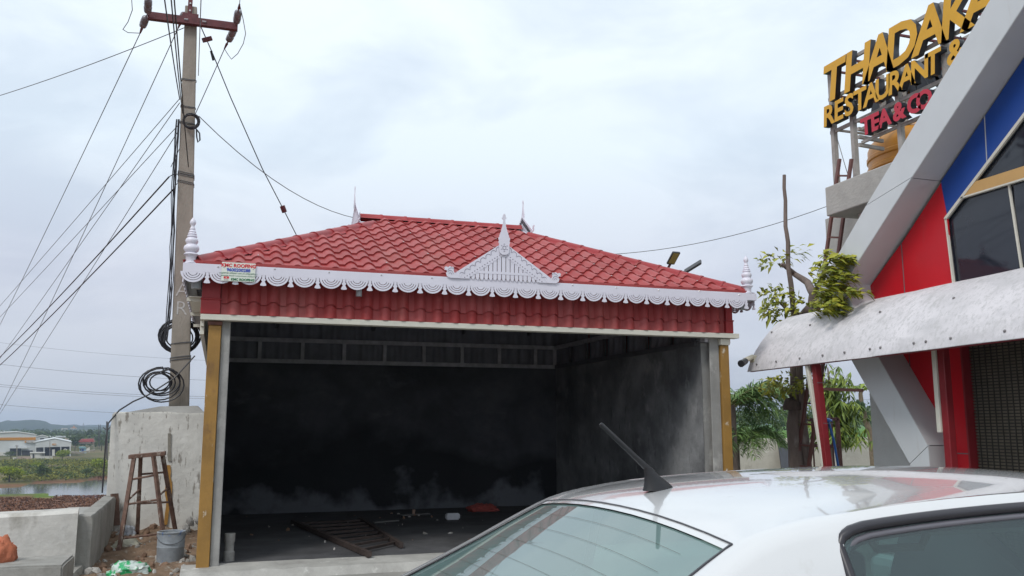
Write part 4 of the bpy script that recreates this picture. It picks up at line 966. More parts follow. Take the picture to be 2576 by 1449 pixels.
# window: glass behind, cream frame edge, tan strip, mullions
gl = [(5.2, 5.90), (7.80, 3.95), (7.745, 3.10), (7.74, 2.9), (5.2, 2.9)]
part('window_pane', MB().yz([(5.2, 5.92), (7.0, 4.57), (7.35, 4.31), (5.2, 4.31)], XRE+.04, XRE+.05), DGLASS, rest)
part('window_pane', MB().yz([(5.2, 4.18), (7.53, 4.18), (7.80, 3.97), (7.745, 2.9), (6.92, 2.9), (6.92, 4.1799), (5.2, 4.1799)][:5]+[(6.92, 4.179)], XRE+.04, XRE+.05), DGLASS, rest)
part('window_pane', MB().yz([(5.2, 4.18), (6.90, 4.18), (6.90, 2.9), (5.2, 2.9)], XRE+.04, XRE+.05), DGLASS, rest)
part('transom', MB().yz([(7.54, 4.18), (7.36, 4.305), (5.2, 4.305), (5.2, 4.18)], XRE-.01, XRE+.035), OCHP, rest)
part('transom_edge', MB().yz([(7.57, 4.16), (5.2, 4.16), (5.2, 4.178), (7.55, 4.178)], XRE-.015, XRE+.03), CREAM, rest)
part('window_frame', MB().bar((XRE, 5.2, 5.945), (XRE, 7.81, 3.975), .03, .035), CREAM, rest)
part('window_frame', MB().bar((XRE, 7.80, 3.98), (XRE, 7.745, 2.9), .03, .02), CREAM, rest)
part('mullion', MB().bar((XRE+.03, 6.945, 4.175), (XRE+.03, 6.86, 2.9), .02, .022), CREAM, rest)
part('mullion', MB().bar((XRE+.03, 6.2, 4.175), (XRE+.03, 6.2, 2.9), .02, .022), CREAM, rest)
# columns under the awning and the rolling grille
part('column', MB().box((XRE-.06, 7.69, 0), (XRE+.12, 7.905, 3.0)), ACPR, rest)
part('column_joint', MB().box((XRE-.063, 7.685, 1.28), (XRE-.05, 7.907, 1.292)), JOINT, rest)
part('column_edge', MB().box((XRE-.062, 7.665, 0), (XRE+.12, 7.69, 3.0)), DKRED, rest)
yp = at(2383, 1000, X=7.5).y
part('awning_post', MB().box((7.44, yp-.05, 0), (7.53, yp+.04, 2.98)), DKRED, rest, bevel=.008)
part('conduit', MB().box((7.42, yp+.045, 1.52), (7.48, yp+.10, 2.95)), CREAM, rest, bevel=.006)
GRB = mat('grille_dark', (.05, .045, .038), .7, var=.3, scale=3); GRS = mat('grille_slat', (.17, .15, .115), .55, var=.3, scale=6, metal=.3)
part('grille_backing', MB().box((XRE+.06, 4.2, 0), (XRE+.10, 7.66, 2.9)), GRB, rest)
me_s = MB().bar((0, -1.73, 0), (0, 1.73, 0), .010, .020).mesh('grille_slat', GRS)
for k in range(82): inst('grille_slat', me_s, rest, Vector((XRE+.045, 5.93, .05+k*.0345)) - wloc(rest))
me_l = MB().bar((0, 0, -1.42), (0, 0, 1.42), .012, .008).mesh('grille_link', GRB)
for k in range(44): inst('grille_link', me_l, rest, Vector((XRE+.033, 7.60-k*.078, 1.45)) - wloc(rest))
# awning: quarter-round sheet in panels with overlap seams and bolts
AWN = mat('weathered_awning', (.68, .655, .675), .6, var=.10, scale=1.5, bump=.12, bscale=12, detail=10, extra=[((.53, .515, .53), 2.4, .46, .62, (1, .6, 1)), ((.47, .46, .465), 30, .50, .66, (.7, .8, .5)), ((.45, .44, .44), 9, .55, .72, (.6, .8, .4))])
AP = [(7.0, 2.335), (7.03, 2.42), (7.075, 2.51), (7.15, 2.63), (7.25, 2.76), (7.37, 2.89), (7.49, 3.0), (7.61, 3.075), (7.73, 3.13), (7.88, 3.165), (8.03, 3.18)]
awn = thing('awning', 'curved white sheet awning mottled with grey mildew', 'awning', (7.5, 8, 2.3))
def awn_panel(y0, y1, lift):
    b = MB(); vs = []; N_ = 10
    for k in range(N_+1):
        y = y0+(y1-y0)*k/N_; dz = .0135*(10.55-y) + .008*mnoise.noise((y*1.3, 4, 0))
        for s_ in (0, .006):
            for x, z in AP: vs.append((x-lift+s_*.7, y, z+lift+dz-s_))
    m_ = len(AP); f_ = []
    for k in range(N_):
        for i in range(m_-1):
            a = k*2*m_+i; f_ += [(a, a+1, a+1+2*m_, a+2*m_), (a+m_, a+3*m_, a+3*m_+1, a+m_+1)]
        a = k*2*m_; f_.append((a, a+2*m_, a+3*m_, a+m_))
    f_ += [tuple(range(m_))+tuple(range(2*m_-1, m_-1, -1))]; e = N_*2*m_; f_ += [tuple(range(e, e+m_))+tuple(range(e+2*m_-1, e+m_-1, -1))]
    b.add(vs, f_); return part('sheet', b, AWN, awn, smooth=40)
for k, (y0, y1) in enumerate(((10.55, 8.02), (8.06, 5.52), (5.56, 3.0))): awn_panel(y0, y1, .004*k)
bolt = MB().lathe([(.016, 0), (.016, .004), (.009, .012)], (0, 0, 0), 8).mesh('bolt', mat('bolt_dark', (.22, .21, .21), .5, metal=.4))
for y in (10.35, 9.9, 9.4, 8.95, 8.55, 8.12, 7.95, 7.45, 7.28, 6.95, 6.3, 6.05, 5.62, 5.45):
    dz = .0135*(10.55-y); inst('bolt', bolt, awn, Vector((7.022, y, 2.425+dz)) - wloc(awn), (0, R(-70), 0))
for i, y in enumerate((10.45, 9.6, 8.3, 7.2, 6.2)): inst('bolt', bolt, awn, Vector((7.36, y, 2.89+.0135*(10.55-y))) - wloc(awn), (0, R(-45), 0))
part('edge_bar', MB().bar((7.03, 10.5, 2.34), (7.03, 3.0, 2.44), .03, .03), DKRED, awn)
for y in (10.4, 8.05, 5.6): part('arm', MB().tube([(8.0, y, 3.14), (7.6, y, 3.04), (7.26, y, 2.74), (7.06, y, 2.42)], .016, 6), DKRED, awn)
# free-standing awning post at the far end
ps = thing('awning_post', 'dark red steel post with cream pipe holding up the awning far end', 'post', (7.16, 9.15, 0))
part('shaft', MB().bar((7.20, 9.10, 0), (7.12, 9.22, 2.42), .085, .085), DKRED, ps, bevel=.006)
part('pipe', MB().bar((7.155, 9.19, .95), (7.05, 9.30, 2.40), .05, .05), CREAM, ps, bevel=.01)
part('tie', MB().bar((7.1, 9.11, 1.62), (7.22, 9.06, 1.62), .006, .006), WIRE, ps); part('tie', MB().bar((7.08, 9.16, 2.12), (7.2, 9.11, 2.12), .006, .006), WIRE, ps)
# security camera at the awning tip
cc = thing('security_camera', 'small cream security camera at the awning tip', 'camera', tuple(at(1885, 908, Y=10.5)))
IV = mat('ivory_plastic', (.62, .57, .44), .45, var=.08); BLK = mat('black_plastic', (.02, .02, .025), .35)
c0 = at(1893, 905, Y=10.5); c1 = at(1874, 912, Y=10.3); c2 = at(1864, 915, Y=10.22)
part('base_box', MB().box(tuple(c0+Vector((-.01, -.05, -.07))), tuple(c0+Vector((.12, .06, .06)))), IV, cc, bevel=.008)
part('body', MB().tube([c0+Vector((0, 0, .04)), c1+Vector((0, 0, .03))], .035, 10), IV, cc, smooth=40)
part('lens_housing', MB().tube([c1+Vector((.01, 0, .02)), c2], [.042, .05], 10), BLK, cc, smooth=40)

# rooftop: water tank and sign frame
TANK = mat('orange_tank', (.60, .26, .025), .4, var=.15, scale=2)
tk = thing('water_tank', 'orange ribbed plastic water tank on the restaurant roof', 'water tank', (10.2, 10.1, 4.92))
# tank stands on a raised block behind
part('stand', MB().box((9.3, 9.0, 4.3), (11.6, 11.6, 4.93)), CONC, tk)
tp = [(.80, 0), (.84, .03), (.84, .2)]
for i in range(4): tp += [(.84, .22+i*.17), (.86, .24+i*.17), (.86, .29+i*.17), (.84, .31+i*.17)]
tp += [(.84, .92), (.80, 1.02), (.66, 1.13), (.46, 1.22), (.26, 1.26), (.26, 1.34), (.02, 1.35)]
part('body', MB().lathe(tp, (10.25, 10.35, 4.935), 40), TANK, tk, smooth=35)

SX = 8.62
YEL = mat('sign_yellow', (.70, .37, .010), .4, var=.12, scale=3); SREDM = mat('sign_crimson', (.50, .012, .04), .4, var=.12, scale=3); SBLK = mat('sign_return', (.018, .02, .028), .4); SPALE = mat('sign_back', (.55, .55, .56), .5)
FRM = mat('sign_frame', (.40, .375, .35), .7, var=.3, scale=6, bump=.2)
sgn = thing('rooftop_sign', 'rooftop sign of raised yellow and crimson letters on a steel frame', 'sign', (SX+.3, 9, 4.92))
def YP(px, py): return at(px, py, X=SX).y
Ym = lambda cx7: at(1949.7+.3906*cx7, 200, X=SX).y
big_y = [at(2098, 215, X=SX).y, at(2158, 190, X=SX).y, at(2213, 150, X=SX).y, at(2268, 120, X=SX).y, at(2339, 80, X=SX).y, at(2406, 45, X=SX).y, at(2468, 20, X=SX).y]
for i, y in enumerate(big_y):
    letter('letter', 'big%d' % i, [YEL, SBLK], sgn, T3((SX, y, 6.47)) @ FACE_LEFT)
y0, y1 = at(2090, 300, X=SX).y, at(2408, 125, X=SX).y
wds = [0, 1, 2, 3, 4, 5, 6, 7, 8, 9, 10.6]
for i in range(11): letter('letter', 'mid%d' % i, [YEL, SBLK], sgn, T3((SX, y0+(y1-y0)*wds[i]/10.6, 6.10)) @ FACE_LEFT)
ya, yb2 = at(2186, 325, X=SX).y, at(2333, 262, X=SX).y
for i, w_ in enumerate((0, 1, 2, 3.5, 5.0, 6.0)): letter('letter', 'low%d' % i, [SREDM, SBLK], sgn, T3((SX, ya+(yb2-ya)*w_/6.0, 5.70)) @ FACE_LEFT)
# reverse side letters of the sign facing away (seen from behind through the frame)
FACE_RIGHT = Matrix(((0,0,1,0),(1,0,0,0),(0,1,0,0),(0,0,0,1)))
for i, y in enumerate(big_y): letter('letter', 'big%d' % i, [SPALE, SBLK], sgn, T3((SX+1.15, big_y[-1-i]+.25, 6.42)) @ FACE_RIGHT)
for xo in (.09, 1.05):
    for z in (6.02, 6.30, 6.55, 7.0) if xo < .5 else (6.1, 6.40, 6.95): part('frame_rail', MB().bar((SX+xo, 10.62, z), (SX+xo, 6.3, z), .035, .05), FRM, sgn)
    for y in (10.55, 10.12, 9.2, 8.35, 7.5): part('frame_post', MB().bar((SX+xo, y, 4.90), (SX+xo, y, 7.05), .07, .07), FRM, sgn)
for z in (5.66, 5.86): part('frame_rail', MB().bar((SX+.08, 9.95, z), (SX+.08, 8.3, z), .035, .04), FRM, sgn)
for y in (10.55, 10.12, 9.2, 8.35):
    for z in (6.05, 6.6, 7.0): part('cross_tie', MB().bar((SX+.1, y, z), (SX+1.05, y, z), .03, .03), FRM if z < 6.5 else REDOX, sgn)
for z in (5.62, 5.74, 5.86): part('rail_end', MB().bar((SX+.02, 9.95, z), (SX+.5, 10.0, z), .04, .05), FRM, sgn)
rr = random.Random(8)
for k in range(6):
    y = 10.4-k*.45; part('cable', MB().tube([(SX+.15, y, 6.4+rr.random()*.5), (SX+.3, y-.2, 6.0+rr.random()*.3), (SX+.2, y-.5, 6.2+rr.random()*.4)], .006, 4), WIRE, sgn)
part('cable', MB().tube([(SX+.1, 10.5, 5.9), (SX+.05, 10.3, 5.4), (SX+.1, 10.2, 4.92)], .008, 4), WIRE, sgn)

# roof ladder leaning on the slab
BRN = mat('brown_steel', (.16, .065, .055), .6, var=.3, scale=8)
lad = thing('roof_ladder', 'tall brown steel ladder leaning against the roof slab', 'ladder', (8.4, 10.3, 0))
a0, a1 = at(2005, 1165, Y=10.9), at(2112, 400, Y=10.2); b0, b1 = at(2036, 1165, Y=10.7), at(2142, 400, Y=10.0)
a0 = a1+(a0-a1)*(a1.z/(a1.z-a0.z)); b0 = b1+(b0-b1)*(b1.z/(b1.z-b0.z))
part('rail', MB().bar(a0, a1, .035, .05), BRN, lad); part('rail', MB().bar(b0, b1, .035, .05), BRN, lad)
for k in range(18): part('rung', MB().bar(a0.lerp(a1, .02+k*.055), b0.lerp(b1, .02+k*.055), .025, .025), BRN, lad)
# ================================================================== WHITE CAR (forward = +X, centre line Y = CY)
CY = 2.22
PAINT = mat('white_car_paint', (.60, .605, .61), .2, var=.02, coat=1., scale=1, extra=[((.50, .49, .47), 14, .60, .85, (1, 1, 1))])
CGLASS = bpy.data.materials.new('car_glass'); CGLASS.use_nodes = True
t = CGLASS.node_tree; p = t.nodes['Principled BSDF']; o_ = t.nodes['Material Output']
p.inputs['Base Color'].default_value = (.065, .095, .105, 1); p.inputs['Roughness'].default_value = .02; p.inputs['IOR'].default_value = 1.6; p.inputs['Coat Weight'].default_value = .6; p.inputs['Coat Roughness'].default_value = .01
tr = t.nodes.new('ShaderNodeBsdfTransparent'); tr.inputs[0].default_value = (.55, .78, .74, 1)
mxs = t.nodes.new('ShaderNodeMixShader'); mxs.inputs[0].default_value = .48; t.links.new(p.outputs[0], mxs.inputs[1]); t.links.new(tr.outputs[0], mxs.inputs[2]); t.links.new(mxs.outputs[0], o_.inputs[0])
RGLASS = CGLASS.copy(); RGLASS.name = 'rear_glass'
for n_ in RGLASS.node_tree.nodes:
    if n_.type == 'BSDF_PRINCIPLED': n_.inputs['Base Color'].default_value = (.21, .31, .30, 1); n_.inputs['IOR'].default_value = 1.75
    if n_.type == 'MIX_SHADER': n_.inputs[0].default_value = .30
RUB = mat('black_rubber', (.012, .012, .014), .45, var=.1); TRIM = mat('dark_trim', (.03, .028, .035), .35, var=.1)
car = thing('parked_car', 'white sedan with a raked black roof aerial parked in front of the shed', 'car', (2.0, CY, 0))
ZTOP = [(.30, .995), (.45, 1.075), (.62, 1.165), (.80, 1.260), (.95, 1.345), (1.07, 1.405), (1.20, 1.436), (1.40, 1.461), (1.70, 1.479), (2.00, 1.486), (2.30, 1.478), (2.50, 1.455), (2.62, 1.43), (2.85, 1.30), (3.10, 1.14), (3.36, .965)]
def spl(pts, x):
    xs = [q_[0] for q_ in pts]; i = max(0, min(len(pts)-2, next((k for k in range(len(pts)-1) if x <= xs[k+1]), len(pts)-2)))
    p1, p2 = pts[i], pts[i+1]; p0 = pts[i-1] if i else p1; p3 = pts[i+2] if i+2 < len(pts) else p2
    h = p2[0]-p1[0]; t_ = (x-p1[0])/h
    m1 = (p2[1]-p0[1])/(p2[0]-p0[0]) if p2[0] != p0[0] else 0; m2 = (p3[1]-p1[1])/(p3[0]-p1[0]) if p3[0] != p1[0] else 0
    return (2*t_**3-3*t_**2+1)*p1[1] + (t_**3-2*t_**2+t_)*h*m1 + (-2*t_**3+3*t_**2)*p2[1] + (t_**3-t_**2)*h*m2
BELT = .93
def section(x):
    zt = spl(ZTOP, x); f_ = max(.02, (zt-BELT)/(1.486-BELT))            # 0 at the belt, 1 at the roof crown
    we = .80-.20*f_**.9                                                     # half width at the roof edge
    crown = .034*min(1, f_*1.2)+.006
    pts = [(.815-.01*(1-f_), BELT-.02), (.80, BELT+.012*f_)]
    zs = zt-crown-.022*f_
    for s_ in (.25, .5, .75): pts.append((.80+(we-.80)*(s_**1.15), BELT+.012+(zs-BELT-.012)*s_))
    pts += [(we+.004, zs), (we-.012, zs+.016*f_), (we-.035, zs+.030*f_+.002), (we-.075, zt-crown*.80)]
    we2 = we-.075
    for s_ in (.82, .62, .42, .21, 0): pts.append((we2*s_, zt-crown*.80*s_**2.1))
    return pts
XS = [.30, .36, .42, .52, .62, .72, .82, .90, .98, 1.03, 1.07, 1.12, 1.18, 1.26, 1.36, 1.48, 1.62, 1.76, 1.88, 1.93, 2.05, 2.2, 2.34, 2.46, 2.54, 2.62, 2.66, 2.74, 2.88, 3.02, 3.16, 3.28, 3.36]
SEC = [section(x) for x in XS]; NP = len(SEC[0])
paint, rear, wind, side_r, side_l = MB(), MB(), MB(), MB(), MB()
def shx(x, j):      # the rear end of the side window sweeps forward towards the roof
    b_ = sm(1.03, 1.26, x)*(1-sm(1.26, 1.88, x)) if x < 1.9 else 0
    return x + b_*[0, 0, 0, .003, .008, .02, .02, .01, 0, 0, 0, 0, 0, 0][j]
qd = {'paint': [], 'rear_window': [], 'windscreen': [], 'sr': [], 'sl': []}
def cell(i, j, s_):
    xm = (XS[i]+XS[i+1])/2
    if j >= 8:
        if .42 < xm < 1.03: return 'rear_window'
        if 2.66 < xm < 3.28: return 'windscreen'
        return 'paint'
    if 1 <= j < 5:
        if 1.26-.0*j < xm < 1.88 or 1.93 < xm < 2.62: return 'sr' if s_ < 0 else 'sl'
    return 'paint'
cells = {}
for s_ in (-1, 1):
    for i in range(len(XS)-1):
        for j in range(NP-1):
            k = cell(i, j, s_); inset = 0 if k == 'paint' else .0012 if k in ('sr', 'sl') else .005
            P_ = []
            for (a_, b_) in ((i, j), (i+1, j), (i+1, j+1), (i, j+1)):
                xx = shx(XS[a_], b_); y, z = section(xx)[b_]; v = Vector((xx, CY+s_*y, z))
                if inset:
                    n_ = Vector((0, s_, .25)).normalized() if k in ('sr', 'sl') else Vector((-.5 if k == 'rear_window' else .5, 0, .85)); v = v - n_*inset
                P_.append(v)
            cells.setdefault(k, []).append(P_ if s_ > 0 else P_[::-1])
def merged(quads):
    mb = MB(); idx = {}; fs = []
    for q_ in quads:
        f_ = []
        for v in q_:
            k = (round(v.x, 4), round(v.y, 4), round(v.z, 4))
            if k not in idx: idx[k] = len(mb.v); mb.v.append(tuple(v))
            if not f_ or idx[k] != f_[-1]: f_.append(idx[k])
        if f_[0] == f_[-1]: f_ = f_[:-1]
        if len(f_) > 2: fs.append(tuple(f_))
    mb.f = fs; mb.mi = [0]*len(fs); return mb
roof = part('roof', merged(cells['paint']), PAINT, car, smooth=35, fix=False)
rw = part('rear_window', merged(cells['rear_window']), RGLASS, car, smooth=60, fix=False)
part('windscreen', merged(cells['windscreen']), CGLASS, car, smooth=60, fix=False)
part('side_window', merged(cells['sr']), CGLASS, car, smooth=60, fix=False); part('side_window', merged(cells['sl']), CGLASS, car, smooth=60, fix=False)
# seals round the glass, heater lines in the rear window, rain gutters
def sec_pt(x, j, s_, d=.0): y, z = section(x)[j]; return Vector((x, CY+s_*y, z+d))
part('window_seal', MB().tube([sec_pt(1.05, j, 1, .001) for j in range(8, NP)] + [sec_pt(1.05, j, -1, .001) for j in range(NP-2, 7, -1)], .0022, 6), TRIM, rw, smooth=60)
for s_ in (-1, 1):
    part('window_seal', MB().tube([sec_pt(x, 8, s_, .0) for x in (.42, .52, .62, .72, .82, .90, .98, 1.05)], .004, 6), TRIM, rw, smooth=60)
    arc = [sec_pt(1.262, 1, s_), sec_pt(1.262, 2, s_), sec_pt(1.264, 3, s_), sec_pt(1.268, 4, s_), sec_pt(1.272, 5, s_, -.030), sec_pt(1.282, 5, s_, -.014), sec_pt(1.305, 5, s_, -.004)] + [sec_pt(x, 5, s_) for x in (1.34, 1.40, 1.48, 1.55, 1.62, 1.69, 1.76, 1.84, 1.93, 2.05, 2.2, 2.34, 2.46, 2.60)]
    part('window_band', MB().tube([q_+Vector((0, 0, .004)) for q_ in arc], .012, 8), TRIM, car, smooth=60)
    part('window_trim', MB().tube([q_+Vector((.012, s_*.004, -.016)) for q_ in arc], .0075, 8), mat('grey_trim', (.13, .125, .145), .35, var=.1), car, smooth=60)
    part('window_trim', MB().tube([q_+Vector((.018, s_*.003, -.026)) for q_ in arc], .003, 6), RUB, car, smooth=60)
    part('door_pillar', MB().tube([sec_pt(1.905, 5, s_, -.005), sec_pt(1.905, 3, s_, -.004), sec_pt(1.905, 1, s_)], .02, 6), TRIM, car, smooth=60)
for k in range(9):
    x = .48+k*.062
    pl = [sec_pt(x, j, 1, -.003) for j in range(9, NP)] + [sec_pt(x, j, -1, -.003) for j in range(NP-2, 8, -1)]
    part('heater_line', MB().tube(pl, .00035, 3), mat('heater_brown', (.10, .07, .04), .6), rw)
# aerial
abx, abz = 1.20, spl(ZTOP, 1.20)
an = [(0, .0), (.0, .0)]
base = MB(); prof_b = [(-.055, .0, .026), (-.02, .030, .018), (.0, .052, .012), (.012, .06, .010)]
vs = []
for (ox, oz, w_) in ((.075, .0, .022), (.045, .016, .020), (.01, .040, .015), (-.012, .062, .011)):
    pass
b = MB(); rings = [(-.005, 0, .052, .026), (-.012, .018, .040, .021), (-.028, .042, .022, .015), (-.040, .064, .013, .011)]
vs = []
for cx_, z_, rx, ry in rings: vs += [(abx+cx_+rx*math.cos(2*math.pi*k/14), CY+.04+ry*math.sin(2*math.pi*k/14), abz-.004+z_) for k in range(14)]
b.add(vs, [(i*14+k, i*14+(k+1)%14, (i+1)*14+(k+1)%14, (i+1)*14+k) for i in range(3) for k in range(14)]+[tuple(range(42, 56))])
ae = part('aerial', b, RUB, car, smooth=50)
q0 = Vector((abx-.038, CY+.04, abz+.055)); tip = at(1510, 1066, Y=CY+.055)
part('mast', MB().tube([q0, q0.lerp(tip, .3), q0.lerp(tip, .97), tip], [.0095, .0075, .0068, .005], 10), RUB, ae, smooth=50)
# lower body
HW = [(-.18, .62), (-.12, .74), (0, .80), (.4, .835), (1.2, .845), (2.4, .845), (3.4, .84), (3.9, .80), (4.15, .70), (4.25, .55)]
DECK = [(-.18, .80), (-.12, .93), (0, .985), (.30, .995), (.8, .93), (1.2, .92), (2.6, .92), (3.36, .955), (3.7, .90), (4.0, .80), (4.15, .68), (4.25, .56)]
bxs = [-.18, -.15, -.10, 0, .15, .30, .42, .6, .9, 1.2, 1.6, 2.0, 2.4, 2.8, 3.1, 3.36, 3.6, 3.8, 4.0, 4.1, 4.2, 4.25]
lb = []; secs = []
for x in bxs:
    hw = lerp_list(HW, x); dk = lerp_list(DECK, x); lo = .22
    inner = x <= .36 or x >= 3.3
    pr = [(hw*.93, lo), (hw*.985, lo+.10), (hw, .55 if dk > .6 else dk-.1), (hw*.995, min(dk-.08, .80)), (hw*.975, dk-.035), (hw*.93, dk-.006), (hw*.5, dk+.008), (0, dk+.012)]
    secs.append(pr)
for s_ in (-1, 1):
    for i in range(len(bxs)-1):
        for j in range(7):
            xm = (bxs[i]+bxs[i+1])/2
            if j >= 5 and .36 < xm < 3.3: continue
            q_ = [Vector((bxs[a_], CY+s_*secs[a_][b_][0], secs[a_][b_][1])) for a_, b_ in ((i, j), (i+1, j), (i+1, j+1), (i, j+1))]
            lb.append(q_ if s_ > 0 else q_[::-1])
for a_ in (0, -1):
    ring_ = [Vector((bxs[a_], CY+p_[0], p_[1])) for p_ in secs[a_]] + [Vector((bxs[a_], CY-p_[0], p_[1])) for p_ in reversed(secs[a_][:-1])]
    lb.append(ring_ if a_ else ring_[::-1])
part('body', merged(lb), PAINT, car, smooth=40, fix=False)
part('underbody', MB().box((-.05, CY-.72, .18), (4.1, CY+.72, .26)), TRIM, car)
part('cabin_floor', MB().box((.3, CY-.74, .27), (3.3, CY+.74, .36)), mat('cabin_grey', (.10, .10, .11), .9), car)
SEAT = mat('seat_fabric', (.32, .29, .24), .9, var=.2, scale=9)
part('parcel_shelf', MB().box((.32, CY-.66, .93), (.92, CY+.66, .96)), SEAT, car, bevel=.01)
part('seat', MB().box((.92, CY-.66, .40), (1.10, CY+.66, .98)), SEAT, car, bevel=.04)
for y in (-.36, .36):
    part('seat', MB().box((1.95, CY+y-.24, .40), (2.12, CY+y+.24, 1.02)), SEAT, car, bevel=.05); part('headrest', MB().box((1.97, CY+y-.12, 1.05), (2.07, CY+y+.12, 1.20)), SEAT, car, bevel=.03)
    part('headrest', MB().box((.96, CY+y-.12, .99), (1.05, CY+y+.12, 1.11)), SEAT, car, bevel=.03)
part('dashboard', MB().box((2.85, CY-.70, .70), (3.3, CY+.70, .95)), TRIM, car, bevel=.05)
part('headliner', MB().box((1.25, CY-.44, 1.345), (2.45, CY+.44, 1.355)), mat('headliner', (.45, .44, .42), .95), car)
TYRE = mat('tyre', (.02, .02, .02), .8); ALLOY = mat('alloy', (.5, .5, .52), .3, metal=.9)
for x in (.62, 3.35):
    for s_ in (-1, 1):
        wl = part('wheel', MB().lathe([(.20, -.09), (.285, -.095), (.305, -.06), (.31, 0), (.305, .06), (.285, .095), (.20, .09)], (x, CY+s_*.76, .31), 28, 'Y'), TYRE, car, smooth=40)
        part('rim', MB().lathe([(.20, -.07), (.17, -.085), (.06, -.075), (.05, -.092)] if s_ < 0 else [(.20, .07), (.17, .085), (.06, .075), (.05, .092)], (x, CY+s_*.76, .31), 20, 'Y'), ALLOY, wl, smooth=40)
        part('wheel_arch', MB().tube([(x+.36*math.cos(a_), CY+s_*.842, .31+.36*math.sin(a_)) for a_ in [R(8+164*k/14) for k in range(15)]], .014, 6), TRIM, car)
LMP = mat('tail_lamp', (.35, .01, .012), .15, var=.1, coat=.5); HLM = mat('head_lamp', (.6, .62, .65), .08, var=.05, coat=1)
for s_ in (-1, 1):
    part('tail_lamp', MB().box((-.17, CY+s_*.66-.12, .68), (-.02, CY+s_*.66+.12, .86)), LMP, car, bevel=.03)
    part('headlight', MB().box((3.98, CY+s_*.58-.14, .58), (4.16, CY+s_*.58+.14, .70)), HLM, car, bevel=.03)
    part('door_mirror', MB().box((2.72, CY+s_*.93-.10, .93), (2.84, CY+s_*.93+.10, 1.06)), PAINT, car, bevel=.04)
    for x in (1.42, 2.38): part('door_handle', MB().box((x, CY+s_*.85-.015, .80), (x+.18, CY+s_*.85+.015, .825)), PAINT, car, bevel=.01)
    for x in (1.22, 1.92, 2.95): part('door_gap', MB().bar((x, CY+s_*.846, .26), (x, CY+s_*.838, .90), .006, .006), TRIM, car)
part('bumper', MB().box((-.22, CY-.68, .30), (-.10, CY+.68, .55)), PAINT, car, bevel=.05); part('bumper', MB().box((4.12, CY-.62, .26), (4.28, CY+.62, .48)), PAINT, car, bevel=.05)

# smears and dust on the roof, the interior behind the glass
part('grab_handle', MB().tube([(1.45, CY-.50, 1.36), (1.47, CY-.50, 1.33), (1.60, CY-.50, 1.33), (1.62, CY-.50, 1.36)], .010, 6), SEAT, car)
part('steering_wheel', MB().tube([(2.72+.05*math.sin(a_), CY-.36+.18*math.cos(a_), .95+.17*math.sin(a_)) for a_ in [2*math.pi*k/18 for k in range(19)]], .014, 6), TRIM, car)
# ================================================================== RIGHT SIDE: boundary wall, plants, odds and ends
BWALL = mat('boundary_plaster', (.44, .415, .355), .9, var=.18, scale=1.5, bump=.3, bscale=15, extra=[((.24, .225, .19), 1.6, .60, .72, (1, 1, .8)), ((.52, .50, .44), 5, .6, .75, (1, 1, 1))])
wall_run('boundary_wall', 'long low cement boundary wall behind the tree', (9.6, 18.0), (24, 18.0), .2, -1.9, 1.25, 1.30, BWALL)
class Leaves:
    def __init__(s): s.m = MB()
    def leaf(s, p, d, n_, ln, wd, fold=.12, droop=.2):
        d = d.normalized(); n_ = (n_ - d*n_.dot(d)); n_ = n_.normalized() if n_.length > 1e-4 else Vector((0, 0, 1)); x = d.cross(n_)
        a = p; m1 = p+d*ln*.45+x*wd*.5+n_*wd*fold; m2 = p+d*ln*.45-x*wd*.5+n_*wd*fold; c = p+d*ln*.5; e = p+d*ln-Vector((0, 0, ln*droop))
        s.m.add([a, m1, c, m2, e], [(0, 2, 1), (0, 3, 2), (1, 2, 4), (2, 3, 4)])
    def quad(s, p, d, n_, ln, wd):
        d = d.normalized(); x = d.cross(n_); x = x.normalized() if x.length > 1e-4 else Vector((1, 0, 0))
        s.m.add([p-x*wd*.5, p+d*ln*.5+x*wd*.1, p+x*wd*.5, p-d*ln*.5], [(0, 1, 2, 3)])
def rdir(r): 
    v = Vector((r.gauss(0, 1), r.gauss(0, 1), r.gauss(0, 1))); return v.normalized()
LEAFY = mat('yellow_green_leaf', (.38, .37, .04), .55, col2=(.14, .18, .025), island=True, spec=.3)
LEAFG = mat('mango_leaf', (.24, .31, .04), .5, col2=(.08, .14, .03), island=True, spec=.35)
LEAFP = mat('palm_leaf', (.22, .34, .10), .5, col2=(.08, .16, .05), island=True, spec=.35)
LEAFD = mat('distant_leaf', (.10, .14, .045), .8, col2=(.045, .07, .03), island=True, spec=.1)
LEAFS = mat('scrub_leaf', (.27, .26, .055), .8, col2=(.11, .13, .035), island=True, spec=.1)
LEAFL = mat('lush_bush_leaf', (.30, .34, .03), .8, col2=(.11, .17, .025), island=True, spec=.1)
BARK = mat('tree_bark', (.20, .155, .135), .9, var=.4, scale=7, bump=.7, bscale=18, stretch=(1, 1, .3), extra=[((.30, .26, .235), 4, .58, .72, (1, 1, .5))])
BARK2 = mat('dark_bark', (.10, .07, .06), .9, var=.4, scale=9, bump=.6, bscale=20, stretch=(1, 1, .3))
def wob(pts, n=4, amp=.02, seed=1):       # refine a polyline with a little wobble
    out = []; pts = [Vector(q_) for q_ in pts]
    for a, b_ in zip(pts, pts[1:]):
        for i in range(n):
            q_ = a.lerp(b_, i/n); out.append(q_ + Vector((mnoise.noise(q_*2.3+Vector((seed, 0, 0))), mnoise.noise(q_*2.3+Vector((0, seed, 0))), 0))*amp)
    out.append(pts[-1]); return out
def taper(n, a, b_): return [a+(b_-a)*i/(n-1) for i in range(n)]
TY = 10.95
A = lambda x, y, Y=TY: at(x, y, Y=Y)
tr_ = thing('lopped_tree', 'lopped tree with bare pole-like stem and yellow-green windblown leaves', 'tree', (8.1, TY, 0))
base = A(2008, 1155); base.z = 0; base.x = A(2008, 1155).x-.02
